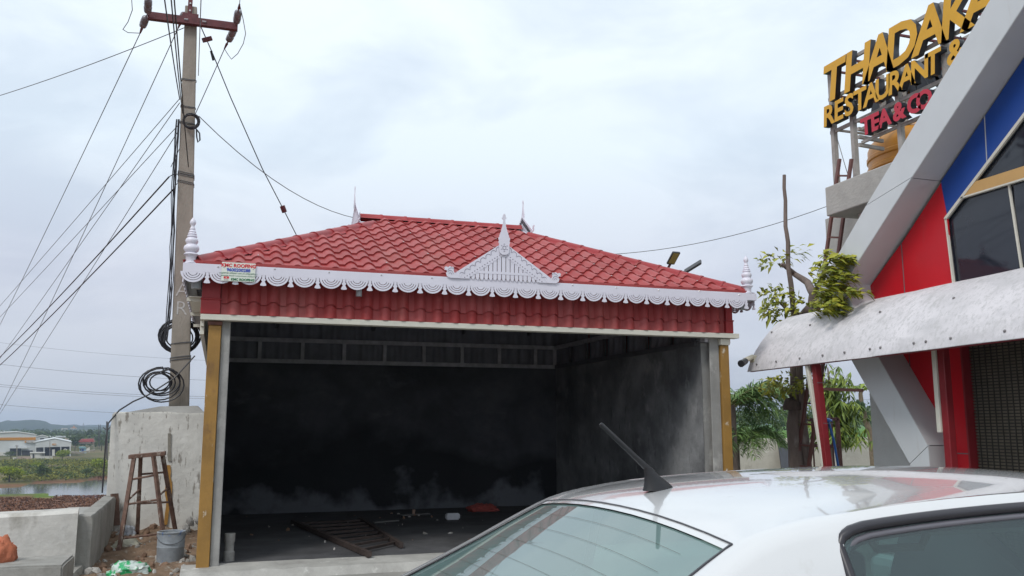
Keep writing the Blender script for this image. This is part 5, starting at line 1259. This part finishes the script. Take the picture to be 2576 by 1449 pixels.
l1 = wob([base, A(2003, 1155), A(1996, 1075), A(2000, 1030), A(2001, 990), A(1999, 920), A(1993, 800)], 4, .02, 2); part('trunk', MB().tube(l1, taper(len(l1), .115, .065), 12), BARK, tr_, smooth=60)
b2 = base+Vector((.16, -.02, 0)); l2 = wob([b2, A(2031, 1150, TY-.1), A(2020, 1060, TY-.1), A(2012, 980, TY-.1), A(2009, 900, TY-.1), A(1997, 800, TY-.05), A(1992, 740, TY-.1), A(1984, 650, TY-.1), A(1976, 570, TY-.1), A(1973, 440, TY-.1)], 4, .03, 5)
part('trunk', MB().tube(l2, taper(len(l2), .07, .026), 10), BARK, tr_, smooth=60)
l3 = wob([A(2002, 905), A(2020, 795, 10.8), A(2046, 768, 10.4), A(2048, 738, 10.3), A(2030, 712, 10.6), A(2000, 690), A(1966, 664)], 4, .03, 7); part('limb', MB().tube(l3, taper(len(l3), .10, .03), 9), BARK, tr_, smooth=60)
for pts_ in ([A(2046, 760, 10.4), A(2075, 735, 9.6), A(2105, 690, 9.1)], [A(2048, 738, 10.4), A(2070, 690, 9.6), A(2090, 650, 9.1)], [A(2020, 795), A(1975, 775), A(1945, 745)], [A(2001, 1012), A(1980, 985), A(1945, 955)], [A(2046, 765, 10.4), A(2100, 765, 9.3), A(2160, 735, 8.7)]):
    l_ = wob(pts_, 3, .02, 3); part('branch', MB().tube(l_, taper(len(l_), .03, .008), 6), BARK, tr_, smooth=60)
knot = MB(); 
part('stump_knot', crumple(tuple(A(1992, 1030, TY-.05)), (.13, .12, .12), 4, 2, .3), BARK2, tr_, smooth=60)
rr = random.Random(21); lv = Leaves()
def cluster(cx, cy, rx, ry, n, ln=(.10, .20), wind=(.9, -.25, .05), Y=TY, dY=.45, bunch=1):
    c = A(cx, cy, Y); k = (A(cx+100, cy, Y)-c).length/100
    for _ in range(n):
        for _t in range(20):
            u, v, w_ = rr.uniform(-1, 1), rr.uniform(-1, 1), rr.uniform(-1, 1)
            if u*u+v*v+w_*w_ < 1 and mnoise.noise((u*2.2+cx, v*2.2, w_*2.2)) > -.12: break
        p_ = c + Vector((u*rx*k, w_*dY, v*ry*k)); d_ = (Vector(wind)*1.3 + rdir(rr)*.7 + Vector((u, w_, v))*.35)
        lv.leaf(p_, d_, Vector((rr.gauss(0, .4), rr.gauss(0, .4)-.5, 1)), rr.uniform(*ln)*.8, rr.uniform(.045, .075), .1, .25)
cluster(2082, 712, 42, 66, 430, Y=9.15, dY=.16); cluster(2112, 663, 34, 16, 80, Y=9.0, dY=.1); cluster(2128, 650, 22, 8, 30, Y=8.9, dY=.06); cluster(2145, 737, 38, 7, 45, Y=8.7, dY=.06); cluster(2125, 700, 24, 12, 50, Y=8.9, dY=.08); cluster(2062, 770, 30, 24, 120, Y=9.5, dY=.2); cluster(2052, 680, 14, 22, 45, Y=9.6, dY=.15); cluster(2095, 775, 34, 14, 80, Y=9.0, dY=.1)
cluster(1968, 770, 30, 34, 190, wind=(-.5, -.2, .1)); cluster(1948, 735, 14, 12, 40, wind=(-.6, -.2, .1)); cluster(1938, 655, 12, 16, 34, wind=(-.6, -.2, .1)); cluster(1990, 640, 24, 18, 30)
cluster(1965, 970, 34, 26, 170, wind=(-.4, -.2, 0), ln=(.09, .15)); cluster(2035, 965, 12, 25, 40, ln=(.09, .15)); cluster(2010, 1050, 14, 18, 50, wind=(.2, -.5, 0), ln=(.06, .11), dY=.15)
part('foliage', lv.m, LEAFY, tr_, fix=False)

FR = random.Random(99)
def frond(lv, p, az, L_, rise, droop, nl=44, ll=.42, lw=.035, sag=.5):
    pts_ = []; h = Vector((math.sin(az), math.cos(az), 0))
    for i in range(nl+1):
        t_ = i/nl; pts_.append(p + h*L_*t_*(1-.12*t_) + Vector((0, 0, rise*t_ - droop*t_*t_)))
    for i in range(2, nl+1):
        d_ = (pts_[i]-pts_[i-1]).normalized(); sd_ = d_.cross(Vector((0, 0, 1))).normalized(); t_ = i/nl
        ln = ll*(math.sin(math.pi*min(1, .12+t_*.85))**.6)
        for s_ in (-1, 1):
            lv.leaf(pts_[i], sd_*s_*(.8+.25*FR.uniform(-1, 1))+d_*.7+Vector((0, 0, .25+.35*FR.uniform(-1, 1))), Vector((FR.uniform(-.6, .6), FR.uniform(-.6, .6), 1)), ln*FR.uniform(.8, 1.1), lw*.8, .2, sag*FR.uniform(.2, 1.1))
    return pts_
def palm(label, loc, n, L_, h, seed, stem=.05, M=LEAFP, azs=None, ll=.42, name='palm'):
    r = random.Random(seed); t_ = thing(name, label, 'palm', loc); lv = Leaves(); c = Vector(loc)+Vector((0, 0, h)); rk = MB()
    for i in range(n):
        az = azs[i % len(azs)]+r.uniform(-.35, .35) if azs else 2*math.pi*i/n + r.uniform(-.3, .3)
        q_ = frond(lv, c+Vector((0, 0, r.uniform(-.15, .1)*h*.3)), az, L_*r.uniform(.75, 1.1), L_*r.uniform(.35, .8), L_*r.uniform(.55, 1.0), ll=ll*r.uniform(.8, 1.1))
        rk.tube(q_, taper(len(q_), .014, .004), 4)
    part('fronds', lv.m, M, t_, fix=False); part('rachis', rk, mat('palm_rachis', (.16, .17, .05), .6), t_)
    part('trunk', MB().tube([Vector(loc)-Vector((0, 0, .3)), c], [stem*1.3, stem], 10), BARK, t_, smooth=60); return t_
pl = at(1842, 1000, Y=15.2)
palm('areca palm with arching green fronds just right of the shed post', (pl.x, pl.y, -.02), 22, 1.45, 2.0, 5, .06, ll=.5, azs=[.6, 1.3, 2.0, 2.6, 1.0, 1.7, 4.5, 0])
palm('smaller areca palm behind the shed post with drooping lower fronds', (pl.x+.45, pl.y+.6, -.02), 20, 1.2, 1.25, 8, .05, ll=.42)
pl = at(2150, 1150, Y=12.5)
palm('small ground palm showing above the car roof beside the white wall', (pl.x, pl.y, -.02), 12, .75, .62, 15, .03, M=LEAFY, ll=.26, name='small_palm')
# mango sapling: long drooping leaves
mg = at(2095, 1100, Y=14.6); mgt = thing('mango_tree', 'young mango tree with drooping long leaves behind the red post', 'tree', (mg.x, 14.6, -.02))
l_ = wob([(mg.x, 14.6, -.02), (mg.x-.05, 14.6, 1.6), at(2085, 960, Y=14.6), at(2082, 925, Y=14.6)], 4, .05, 3); part('trunk', MB().tube(l_, taper(len(l_), .05, .012), 8), BARK, mgt, smooth=60)
lv = Leaves(); rr = random.Random(31)
def mango(cx, cy, rx, ry, n, Y=14.6, dY=.5):
    c = at(cx, cy, Y=Y); k = (at(cx+100, cy, Y=Y)-c).length/100
    for _ in range(n):
        u, v, w_ = rr.gauss(0, .5), rr.uniform(-1, 1), rr.gauss(0, .5); f_ = 1-.35*v
        base_ = c+Vector((u*rx*k*f_, w_*dY, v*ry*k))
        for _l in range(5):
            az = rr.uniform(0, 6.28); lv.leaf(base_, Vector((math.cos(az)*.55, math.sin(az)*.55, -.55+rr.uniform(-.3, .3))), Vector((rr.gauss(0, .3), -.3, 1)), rr.uniform(.16, .26), .045, .12, .2)
mango(2095, 1040, 46, 60, 190); mango(2088, 970, 14, 22, 26); mango(2085, 935, 10, 20, 14); mango(2125, 1065, 30, 45, 80); mango(2100, 952, 16, 6, 8)
part('foliage', lv.m, LEAFG, mgt, fix=False)
# papaya
pp = thing('papaya_tree', 'papaya tree with ringed curved trunk, lobed leaves and green fruit', 'tree', tuple(at(2198, 1130, Y=16.5)))
l_ = wob([at(2208, 1252, Y=16.5), at(2190, 1100, Y=16.5), at(2176, 1055, Y=16.5), at(2166, 1015, Y=16.5), at(2166, 985, Y=16.5)], 5, .02, 4)
part('trunk', MB().tube(l_, taper(len(l_), .085, .045), 10), mat('papaya_bark', (.24, .19, .13), .9, var=.4, scale=14, bump=.5), pp, smooth=60)
lv = Leaves(); rr = random.Random(41); pet = MB(); top = l_[-1]
for k in range(13):
    az = k*2.4; el_ = rr.uniform(-.15, .5); d_ = Vector((math.cos(az), math.sin(az), el_)); e = top + d_*rr.uniform(.45, .68)
    pet.tube([top, top.lerp(e, .5)+Vector((0, 0, .05)), e], [.012, .009, .007], 5)
    for q_ in range(7):
        a_ = az + (q_-3)*.62; lv.leaf(e, Vector((math.cos(a_), math.sin(a_), -.15)), Vector((0, 0, 1)), rr.uniform(.20, .30), .11, .1, .3)
part('foliage', lv.m, LEAFG, pp, fix=False); part('petioles', pet, LEAFG, pp)
FRU = mat('green_fruit', (.05, .11, .035), .4, var=.2)
for (x, y) in ((2158, 1018), (2170, 1023)):
    c = at(x, y, Y=16.4); part('fruit', MB().lathe([(.01, -.13), (.05, -.10), (.068, -.03), (.06, .05), (.03, .10), (.008, .12)], tuple(c), 12), FRU, pp, smooth=60)

# brown steel gate leaf, mop, dark board by the wall
gt = thing('steel_gate_leaf', 'brown steel barred gate leaf leaning behind the red awning post', 'gate', tuple(at(2050, 1160, Y=11.4)))
g = lambda x, y: at(x, y, Y=11.4)
for a, b_ in (((1986, 1060), (1995, 1326)), ((2106, 1052), (2125, 1326)), ((1986, 1058), (2106, 1054)), ((1986, 1120), (2112, 1122)), ((1994, 1318), (2124, 1318))): part('frame_bar', MB().bar(g(*a), g(*b_), .05, .05), BRN, gt)
for x in (2006, 2024, 2042, 2060, 2076, 2092): part('upright', MB().bar(g(x, 1057), g(x+15, 1322), .018, .018), BRN, gt)
part('brace', MB().bar(g(1995, 1190), g(2020, 1060), .04, .04), BRN, gt)
mp_ = thing('mop', 'blue-handled mop standing upside down against the gate', 'mop', tuple(at(2135, 1328, Y=11.1)))
BLU = mat('blue_plastic', (.025, .14, .50), .4, var=.1)
part('handle', MB().tube([at(2135, 1328, Y=11.1), at(2098, 1110, Y=11.2), at(2084, 1060, Y=11.2)], .018, 8), BLU, mp_, smooth=60)
part('head', crumple(tuple(at(2079, 1060, Y=11.2)), (.10, .06, .035), 3, 3, .2), BLU, mp_, smooth=60)
part('strands', crumple(tuple(at(2077, 1084, Y=11.2)), (.05, .04, .14), 6, 3, .4), mat('mop_black', (.03, .028, .028), .9), mp_, smooth=60)
solo('dark_board', MB().bar((at(1984, 1160, Y=17.6).x, 17.5, 0), at(1978, 1119, Y=17.93), .46, .03, (0, -1, 0)), mat('slate_board', (.075, .08, .095), .6, var=.2), 'dark slate board leaning against the boundary wall', 'board', (at(1984, 1160, Y=17.6).x, 17.5, 0))
solo('pipe_rail', MB().bar(at(2072, 979, Y=12.0), at(2170, 982, Y=12.0), .05, .05), BRN, 'brown horizontal steel rail running from the ladder to the restaurant wall', 'rail', tuple(at(2072, 979, Y=12.0)))
# twin LED street lamps behind the shed roof
lp_ = thing('street_lamp', 'twin LED street lamp heads rising behind the right side of the red roof', 'street lamp', (9.6, 17.0, 0))
LED = mat('lamp_yellow', (.40, .27, .06), .35, var=.1); LBK = mat('lamp_body', (.05, .05, .055), .5)
part('mast', MB().tube([(9.55, 17.2, -.1), (9.55, 17.2, 4.75)], [.06, .045], 10), GUT, lp_)
for (x0, y0, x1, y1, x2, y2) in ((1676, 684, 1686, 664, 1702, 634), (1700, 694, 1722, 684, 1764, 658)):
    a, b_, c = at(x0, y0, Y=17), at(x1, y1, Y=16.9), at(x2, y2, Y=16.6)
    part('arm', MB().tube([(9.55, 17.2, 4.7), a, b_], .03, 8), REDOX, lp_, smooth=60)
    part('lamp_head', MB().bar(b_, c, .19, .05, (0, -.6, .8)), LBK, lp_, bevel=.015)
    n_ = Vector((0, -.6, .8)); x_ = (c-b_).normalized(); dn = x_.cross(n_.cross(x_)).normalized()
    off_ = (n_ - x_*n_.dot(x_)).normalized()*-.028
    part('led_panel', MB().bar(b_.lerp(c, .12)+off_, b_.lerp(c, .94)+off_, .15, .006, (0, -.6, .8)), LED, lp_)

# ================================================================== FAR VIEW, LEFT
GZ = lambda p_: land(p_.x, p_.y)
WHR = mat('pale_sheet_roof', (.56, .58, .58), .5, var=.08, scale=.2); WHO = mat('orange_band', (.52, .22, .02), .5, var=.08); WHD = mat('dark_opening', (.05, .05, .06), .8); WHW = mat('whitewash', (.62, .60, .56), .8, var=.12, scale=.3); WHP = mat('pinkish_wall', (.48, .36, .32), .8, var=.15, scale=.3)
hd = Vector((fw.x, fw.y, 0)).normalized()
def flat(mb_, pts_, D, depth):       # a prism: outline given in the picture at depth D, extruded away from the viewer
    f_ = [at(x, y, D=D) for x, y in pts_]; n = len(f_); c_ = sum(f_, Vector())/n; hl = Vector((c_.x, c_.y, 0)).normalized(); bk = [q_+hl*depth for q_ in f_]
    return mb_.add(f_+bk, [tuple(range(n)), tuple(range(n, 2*n))[::-1]] + [(i, i+n, (i+1)%n+n, (i+1)%n) for i in range(n)])
def far_building(name, label, cat, D, parts, base):
    t_ = thing(name, label, cat, tuple(at(base[0], base[1], D=D)))
    for nm, M, pts_, dd, dep in parts: part(nm, flat(MB(), pts_, D+dd, dep), M, t_)
    return t_
rect = lambda a, b_, c, d_: [(a, d_), (c, d_), (c, b_), (a, b_)]
w1 = far_building('warehouse', 'large pale warehouse with orange band at the far left', 'warehouse', 470, [
    ('wall', WHR, [(-90, 1138), (88, 1138), (92, 1093), (44, 1086), (-90, 1092)], 0, 40), ('orange_band', WHO, [(-90, 1109), (89.5, 1107), (90, 1100), (-90, 1102)], -.3, .28),
    ('eave_trim', WHW, [(-90, 1092), (44, 1085.6), (93, 1092.6), (93, 1094), (44, 1087), (-90, 1093.5)], -.5, .4), ('opening', WHD, rect(25, 1128, 53, 1152), -.4, .35), ('canopy', WHR, rect(22, 1126, 68, 1128), -2.5, 2.4),
    ('annex', WHW, rect(-90, 1137, 26, 1150), -.6, .5), ('annex_wall', WHW, rect(54, 1134, 88, 1148), -.5, .4), ('dark_panel', WHD, rect(55, 1133, 82, 1146), -1.0, .4)], (0, 1150))
sp_ = part('sign_board', flat(MB(), rect(60, 1108.5, 88, 1114.5), 469.3, .2), WHW, w1)
M_ = Matrix((rt, Vector((0, 0, 1)), -hd)).transposed().to_4x4()
letter('lettering', 'wh1', mat('print_dark', (.08, .08, .10), .6), w1, T3(at(76, 1113, D=468.8)) @ M_ @ Matrix.Scale(.30, 4)); part('sign_mark', flat(MB(), rect(62, 1109.5, 66, 1113.5), 468.9, .2), WHO, w1)
w2 = far_building('warehouse', 'open-sided pale warehouse beside the orange-banded one', 'warehouse', 460, [
    ('gable_wall', WHR, [(89, 1126), (178.5, 1123), (180, 1112), (137, 1103), (90, 1111)], 0, 1.0), ('roof', WHR, [(88, 1112), (137, 1102.4), (181, 1111.6), (181, 1112.6), (137, 1103.4), (88, 1113)], -.3, 45),
    ('dark_interior', WHD, rect(90, 1124, 177, 1150), 4, 30), ('column', WHR, rect(109.5, 1125, 112, 1150), -.2, .9), ('column', WHR, rect(152, 1124, 154, 1150), -.2, .9), ('column', WHR, rect(175, 1123, 178, 1150), -.2, .9), ('column', WHR, rect(88, 1125, 91, 1150), -.2, .9),
    ('sign_board', WHO, rect(131, 1116, 141, 1120), -.3, .2), ('stair', WHW, rect(131, 1131, 138, 1147), -.3, .9)], (135, 1150))
letter('lettering', 'wh2', WHW, w2, T3(at(136, 1118.8, D=459)) @ M_ @ Matrix.Scale(.42, 4))
far_building('warehouse', 'long cream storage shed behind the warehouses', 'warehouse', 620, [('wall', WHW, rect(120, 1099, 184, 1112), 0, 20), ('roof', WHR, [(118, 1100), (186, 1100), (182, 1097.5), (122, 1097.5)], -.5, 21), ('door_frame', WHO, rect(155, 1104, 170, 1105.5), -.3, .2), ('window', WHD, rect(130, 1101, 140, 1103), -.3, .2)], (150, 1112))
far_building('warehouse', 'small white gabled shed between two warehouses', 'warehouse', 560, [('wall', WHR, [(91, 1113), (121, 1113), (121, 1099), (106, 1096), (91, 1099)], 0, 15), ('roof', WHW, [(90, 1099.5), (106, 1095.5), (122, 1099.5), (122, 1098.6), (106, 1094.5), (90, 1098.6)], -.5, 16), ('window', WHD, rect(101, 1102, 111, 1107), -.3, .2)], (105, 1113))
far_building('gatehouse', 'small white flat-roofed gatehouse before the warehouses', 'building', 430, [('wall', WHW, rect(76, 1140, 102, 1155), 0, 5), ('roof_slab', WHW, rect(75, 1138, 113, 1140), -.6, 6), ('doorway', WHD, rect(82, 1142, 86, 1154), -.2, .15), ('side_wall', WHW, rect(102, 1141, 112, 1149), .6, 5), ('window', WHD, rect(107, 1142, 109.5, 1147), .3, .2)], (90, 1155))
far_building('hut', 'tiny white hut with a dark door at the left edge of the scrub', 'hut', 405, [('wall', WHW, rect(33, 1152, 44, 1164), 0, 3), ('doorway', WHD, rect(35.5, 1153, 39.5, 1163), -.2, .15)], (38, 1164))
far_building('compound_wall', 'pale compound wall in front of the warehouses', 'wall', 420, [('wall', WHW, rect(101, 1148, 132, 1155), 0, .4), ('wall', WHP, rect(44, 1148, 78, 1160), .5, .4), ('coping', WHW, rect(100.5, 1147.4, 132.5, 1148.2), -.1, .6)], (100, 1158))
far_building('house', 'house with a red tiled roof among far trees', 'house', 560, [('wall', WHP, rect(198, 1110, 236, 1116), 0, 8), ('roof', mat('far_red_roof', (.42, .09, .09), .7, var=.2, scale=.4), [(195, 1112.5), (240, 1111.5), (235, 1104), (202, 1105)], -.8, 10), ('window', WHD, rect(228, 1112, 232, 1115), -.2, .15)], (215, 1116))
far_building('hut', 'small blue and white hut near the far road', 'hut', 450, [('wall', mat('pale_blue_wall', (.36, .52, .60), .8), rect(200, 1127, 217, 1140), 0, 4), ('roof', mat('teal_roof', (.20, .38, .42), .6), [(198, 1127.5), (218, 1127.5), (214, 1124), (200, 1124)], -.5, 5), ('door', mat('blue_door', (.04, .09, .26), .6), rect(205, 1129.5, 211, 1140), -.2, .15), ('window', WHD, rect(201, 1130, 203.5, 1134), -.2, .15), ('yard_wall', WHW, [(217, 1137), (226, 1137), (226, 1124.5), (217, 1129)], -1, .3)], (208, 1140))
far_building('temple', 'small orange temple tower on the far ridge', 'temple', 1500, [('base', WHW, rect(177, 1077, 194, 1079.5), 0, 10), ('tier', WHO, rect(178, 1075.5, 193, 1077), -.5, 10), ('tower', mat('temple_orange', (.55, .28, .16), .8), [(182, 1075.5), (189.5, 1075.5), (188, 1073), (187, 1070.5), (185, 1070.5), (184, 1073)], 0, 6)], (186, 1080))
far_building('storage_tank', 'low white round-topped building below the far ridge', 'building', 1300, [('wall', WHW, [(154, 1081), (170, 1081), (170, 1078), (167, 1077.2), (157, 1077.2), (154, 1078.4)], 0, 8), ('window', WHD, rect(158, 1079, 166, 1080), -.3, .2)], (160, 1081))
far_building('car', 'tiny white vehicle parked by the far road', 'car', 440, [('body', WHW, [(160, 1133), (169, 1133), (169, 1130.5), (167, 1130), (166, 1128.5), (162, 1128.5), (161, 1130.3), (160, 1131)], 0, 1.6), ('tyre', WHD, rect(161.5, 1132.5, 163, 1134), -.1, .2), ('tyre', WHD, rect(166, 1132.5, 167.5, 1134), -.1, .2), ('window', WHD, rect(162.5, 1129, 166, 1130.2), -.1, .1)], (165, 1134))
# far poles
def fpole(label, x, y0, y1, D, w_, arms=()):
    t_ = thing('line_pole', label, 'pole', tuple(at(x, y0, D=D))); part('shaft', MB().bar(at(x, y0+6, D=D), at(x, y1, D=D), w_, w_), WIRE if w_ < .2 else POLEM, t_)
    for (a, b_) in arms: part('crossarm', MB().bar(at(*a, D=D), at(*b_, D=D), .12, .12), DARKSTEEL, t_)
fpole('thin line pole standing before the open-sided warehouse', 125.5, 1148, 1110, 420, .22, [((122, 1111), (129, 1111))])
fpole('short pale pole before the large warehouse', 42.5, 1152, 1120, 400, .35, [((38, 1121), (48, 1121)), ((37, 1123), (47, 1123))])
fpole('pale concrete pole right of the red-roofed house', 236.5, 1130, 1100, 430, .3)
fpole('near concrete line pole with three insulators beside the white pier', 269, 1150, 1060, 120, .19, [((259, 1075), (270, 1083)), ((270, 1083), (278, 1073)), ((268, 1062), (271, 1062))])
py_ = thing('lattice_pole', 'dark lattice steel pole left of the white pier', 'pole', tuple(at(250, 1128, D=300)))
for x in (248.5, 252.5): part('leg', MB().bar(at(x-2, 1130, D=300), at(x, 1068, D=300), .14, .14), DARKSTEEL, py_)
for k in range(9): part('lacing', MB().bar(at(248.2-.2*k+.6, 1072+k*6, D=300), at(252-.2*k, 1075+k*6, D=300), .08, .08), DARKSTEEL, py_)
pt_ = thing('pylon', 'faint lattice pylon on the far hills', 'pylon', tuple(at(210, 1082, D=1800)))
for a, b_ in (((207.5, 1082), (210, 1064)), ((212.5, 1082), (210, 1064)), ((206.5, 1071), (213.5, 1071)), ((207.5, 1068), (212.5, 1068)), ((208.2, 1077), (211.8, 1073)), ((211.8, 1077), (208.2, 1073))): part('member', MB().bar(at(*a, D=1800), at(*b_, D=1800), .35, .35), WIRE, pt_)
for i, (ya_, yb_2, lab) in enumerate(((858, 900, 'faint far power line crossing behind the pole, topmost'), (913, 948, 'far power line crossing behind the pole, second from top'), (965, 986, 'far power line crossing behind the coil, third from top'), (970, 991, 'far power line just below the third one'), (1016, 1032, 'lowest far power line crossing just above the hills'))):
    wire(lab, at(-60, ya_-4, D=110), at(700, yb_2+12, D=118), .6, .018 if i else .012, group='far power lines')
for i, (ya_, yb_2) in enumerate(((985, 1002), (1010, 1023))): wire(['upper faint power line seen between tree and restaurant', 'lower faint power line seen between tree and restaurant'][i], at(1840, ya_, D=110), at(2300, yb_2, D=118), .5, .014, group='far power lines')
# bushes and trees
rb = random.Random(77)
def blob_leaves(lv, c, rx, ry, rz, n, s_, r):
    for _ in range(n):
        v = rdir(r); rad = r.random()**.33*(1+.35*mnoise.noise(v*2.1+Vector((c.x, 0, 0)))); p_ = c+Vector((v.x*rx*rad, v.y*ry*rad, abs(v.z)*rz*rad if v.z < 0 and rad > .6 else v.z*rz*rad))
        lv.quad(p_, rdir(r), rdir(r), s_*r.uniform(.7, 1.5), s_*r.uniform(.5, 1.1))
def bush(name, label, px, py, D, wpx, hpx, M, n=420, cat='bush', s_=None, trunk=True):
    D = min(D, 17.0*2188.7/(py+hpx/2-1065)); c = at(px, py, D=D); k = D/2188.7; t_ = thing(name, label, cat, (c.x, c.y, c.z-hpx*k*.5)); lv = Leaves(); r = random.Random(int(px*10+py))
    for q_ in range(5):
        o = Vector((r.uniform(-.45, .45)*wpx*k*.5, r.uniform(-.4, .4)*wpx*k*.5, r.uniform(-.3, .35)*hpx*k*.5)); blob_leaves(lv, c+o, wpx*k*.33, wpx*k*.33, hpx*k*.33, n//5, s_ or hpx*k*.085, r)
    part('crown', lv.m, M, t_, fix=False)
    if trunk: part('trunk', MB().tube([c-Vector((0, 0, hpx*k*.75)), c+Vector((0, 0, hpx*k*.2))], [wpx*k*.03, wpx*k*.015], 6), BARK2, t_)
bush('shade_tree', 'round light green tree in front of the open-sided warehouse', 158, 1144, 400, 42, 32, LEAFL, 900, 'tree')
bush('bush', 'bright yellow-green bush at the far lake shore, left edge', 25, 1190, 315, 84, 38, LEAFL, 2000)
bush('bush', 'dark green round bush at the centre of the lake shore', 108, 1186, 318, 40, 36, LEAFD, 900)
bush('bush', 'bright yellow-green bush just above the dark lakeside bush', 92, 1170, 335, 34, 22, LEAFL, 600)
bush('bush', 'dark grey-green bush near the right end of the lake shore', 218, 1186, 330, 34, 26, LEAFD, 800)
bush('bush', 'fresh green bush beside the pier at the right end of the scrub', 255, 1168, 345, 50, 36, LEAFL, 1200)
bush('bush', 'green bush below the white gatehouse', 108, 1158, 380, 22, 14, LEAFD, 350)
bush('shade_tree', 'dark tree beside the tiny hut and short pole', 28, 1143, 430, 36, 22, LEAFD, 500, 'tree')
bush('shade_tree', 'dark leafy tree against the open warehouse end', 190, 1112, 520, 34, 40, LEAFD, 800, 'tree')
bush('shade_tree', 'tall dark tree behind the red roof', 226, 1091, 640, 20, 26, LEAFD, 600, 'tree')
bush('shade_tree', 'mid green tree crown left of the tall dark tree', 204, 1098, 600, 30, 18, LEAFD, 600, 'tree')
bush('shade_tree', 'dark round tree behind the large warehouse roof', 100, 1092, 640, 18, 12, LEAFD, 400, 'tree')
bush('shade_tree', 'dark spreading tree near the lattice pole', 256, 1118, 480, 38, 22, LEAFD, 700, 'tree')
bush('shade_tree', 'dark tree right of the lattice pole against the pale shed', 262, 1100, 560, 22, 18, LEAFD, 500, 'tree')
# scrub cover, lakeside reeds and far woods read as masses
def mass(name, M, gen, n, seed, label=None):
    lv = Leaves(); r = random.Random(seed)
    for _ in range(n): gen(lv, r)
    o = struct(name, lv.m, M, kind='stuff', fix=False); return o
def g_scrub(lv, r):
    th = R(r.uniform(-13.5, 3)); D = r.uniform(302, 450); x, y = D*math.sin(th), D*math.cos(th)
    if y < lerp_list(FAR, x)+10: return
    dn = mnoise.noise((x*.04, y*.04, 3))
    if dn < -.15: return
    c = Vector((x, y, land(x, y)+.5)); s_ = r.uniform(.6, 1.8)*(1+dn)
    blob_leaves(lv, c, s_*1.3, s_*1.3, s_*.8, 12, .55, r)
mass('scrub', LEAFS, g_scrub, 3600, 1)
def g_scrubd(lv, r):
    th = R(r.uniform(-13.5, 3)); D = r.uniform(300, 430); x, y = D*math.sin(th), D*math.cos(th)
    if y < lerp_list(FAR, x)+6 or mnoise.noise((x*.05, y*.05, 8)) < .02: return
    blob_leaves(lv, Vector((x, y, land(x, y)+.6)), 1.8, 1.8, 1.5, 16, .55, r)
mass('dark_scrub', LEAFD, g_scrubd, 700, 2)
def g_reed(lv, r):
    th = R(r.uniform(-13.5, 3)); D = r.uniform(150, 320); x, y = D*math.sin(th), D*math.cos(th)
    n_, f_ = lerp_list(NEAR, x), lerp_list(FAR, x)
    if x < -36 and y > n_-16: return
    if n_-1 < y < f_+2 or y > f_+17 or land(x, y) < -16.0: return
    for _ in range(3): lv.quad(Vector((x+r.uniform(-.6, .6), y+r.uniform(-.6, .6), land(x, y)+.10)), Vector((r.uniform(-1, 1), r.uniform(-1, 1), .7)), rdir(r), .45, .4)
mass('dry_reeds', mat('dry_reed', (.19, .085, .045), .9, col2=(.09, .05, .03), island=True, spec=.1), g_reed, 9000, 3)
def g_wood(lv, r):
    th = R(r.uniform(-15, 6)); D = r.uniform(640, 1500)**1.0; x, y = D*math.sin(th), D*math.cos(th)
    if mnoise.noise((x*.006, y*.006, 1)) < -.25: return
    h = r.uniform(4, 9); blob_leaves(lv, Vector((x, y, land(x, y)+h*.6)), h*.65, h*.65, h*.6, 22, 2.2, r)
mass('far_woods', LEAFD, g_wood, 1500, 4)
def g_woodr(lv, r):
    th = R(r.uniform(27, 46)); D = r.uniform(215, 420); x, y = D*math.sin(th), D*math.cos(th)
    if mnoise.noise((x*.02, y*.02, 5)) < -.1: return
    h = r.uniform(5, 9.5)*(D/300)**.5; blob_leaves(lv, Vector((x, y, land(x, y)+h*.55)), h*.6, h*.6, h*.5, 70, .85, r)
mass('far_grove', LEAFD, g_woodr, 260, 6)
# pale far road and ruins in the scrub
solo('broken_wall', flat(MB(), [(146, 1180), (170, 1172), (170, 1174), (147, 1183)], 340, .5), WHP, 'low broken pale wall slanting through the scrub', 'wall', tuple(at(150, 1181, D=340)))
solo('boat', flat(MB(), [(212, 1247), (232, 1249), (246, 1246), (245, 1249), (232, 1251.5), (213, 1250)], 205, 1.0), mat('dark_red_hull', (.09, .03, .035), .7), 'small dark red boat at the near lake shore', 'boat', tuple(at(230, 1250, D=205)))
struct('far_road', flat(MB(), [(160, 1136), (200, 1141), (240, 1133), (240, 1130.5), (200, 1137), (160, 1134)], 428, 3), mat('far_road_dust', (.30, .27, .23), .9))

# ================================================================== HAZE
hz_ = MB().box((-3900, -3900, -60), (3900, 3900, 42))
HM = bpy.data.materials.new('haze_air'); HM.use_nodes = True; t = HM.node_tree; t.nodes.clear()
hv = t.nodes.new('ShaderNodeVolumePrincipled'); hv.inputs['Color'].default_value = (.66, .80, 1, 1); hv.inputs['Density'].default_value = .00024; hv.inputs['Anisotropy'].default_value = .2
ho = t.nodes.new('ShaderNodeOutputMaterial'); t.links.new(hv.outputs[0], ho.inputs['Volume'])
struct('haze', hz_, HM, kind='stuff')
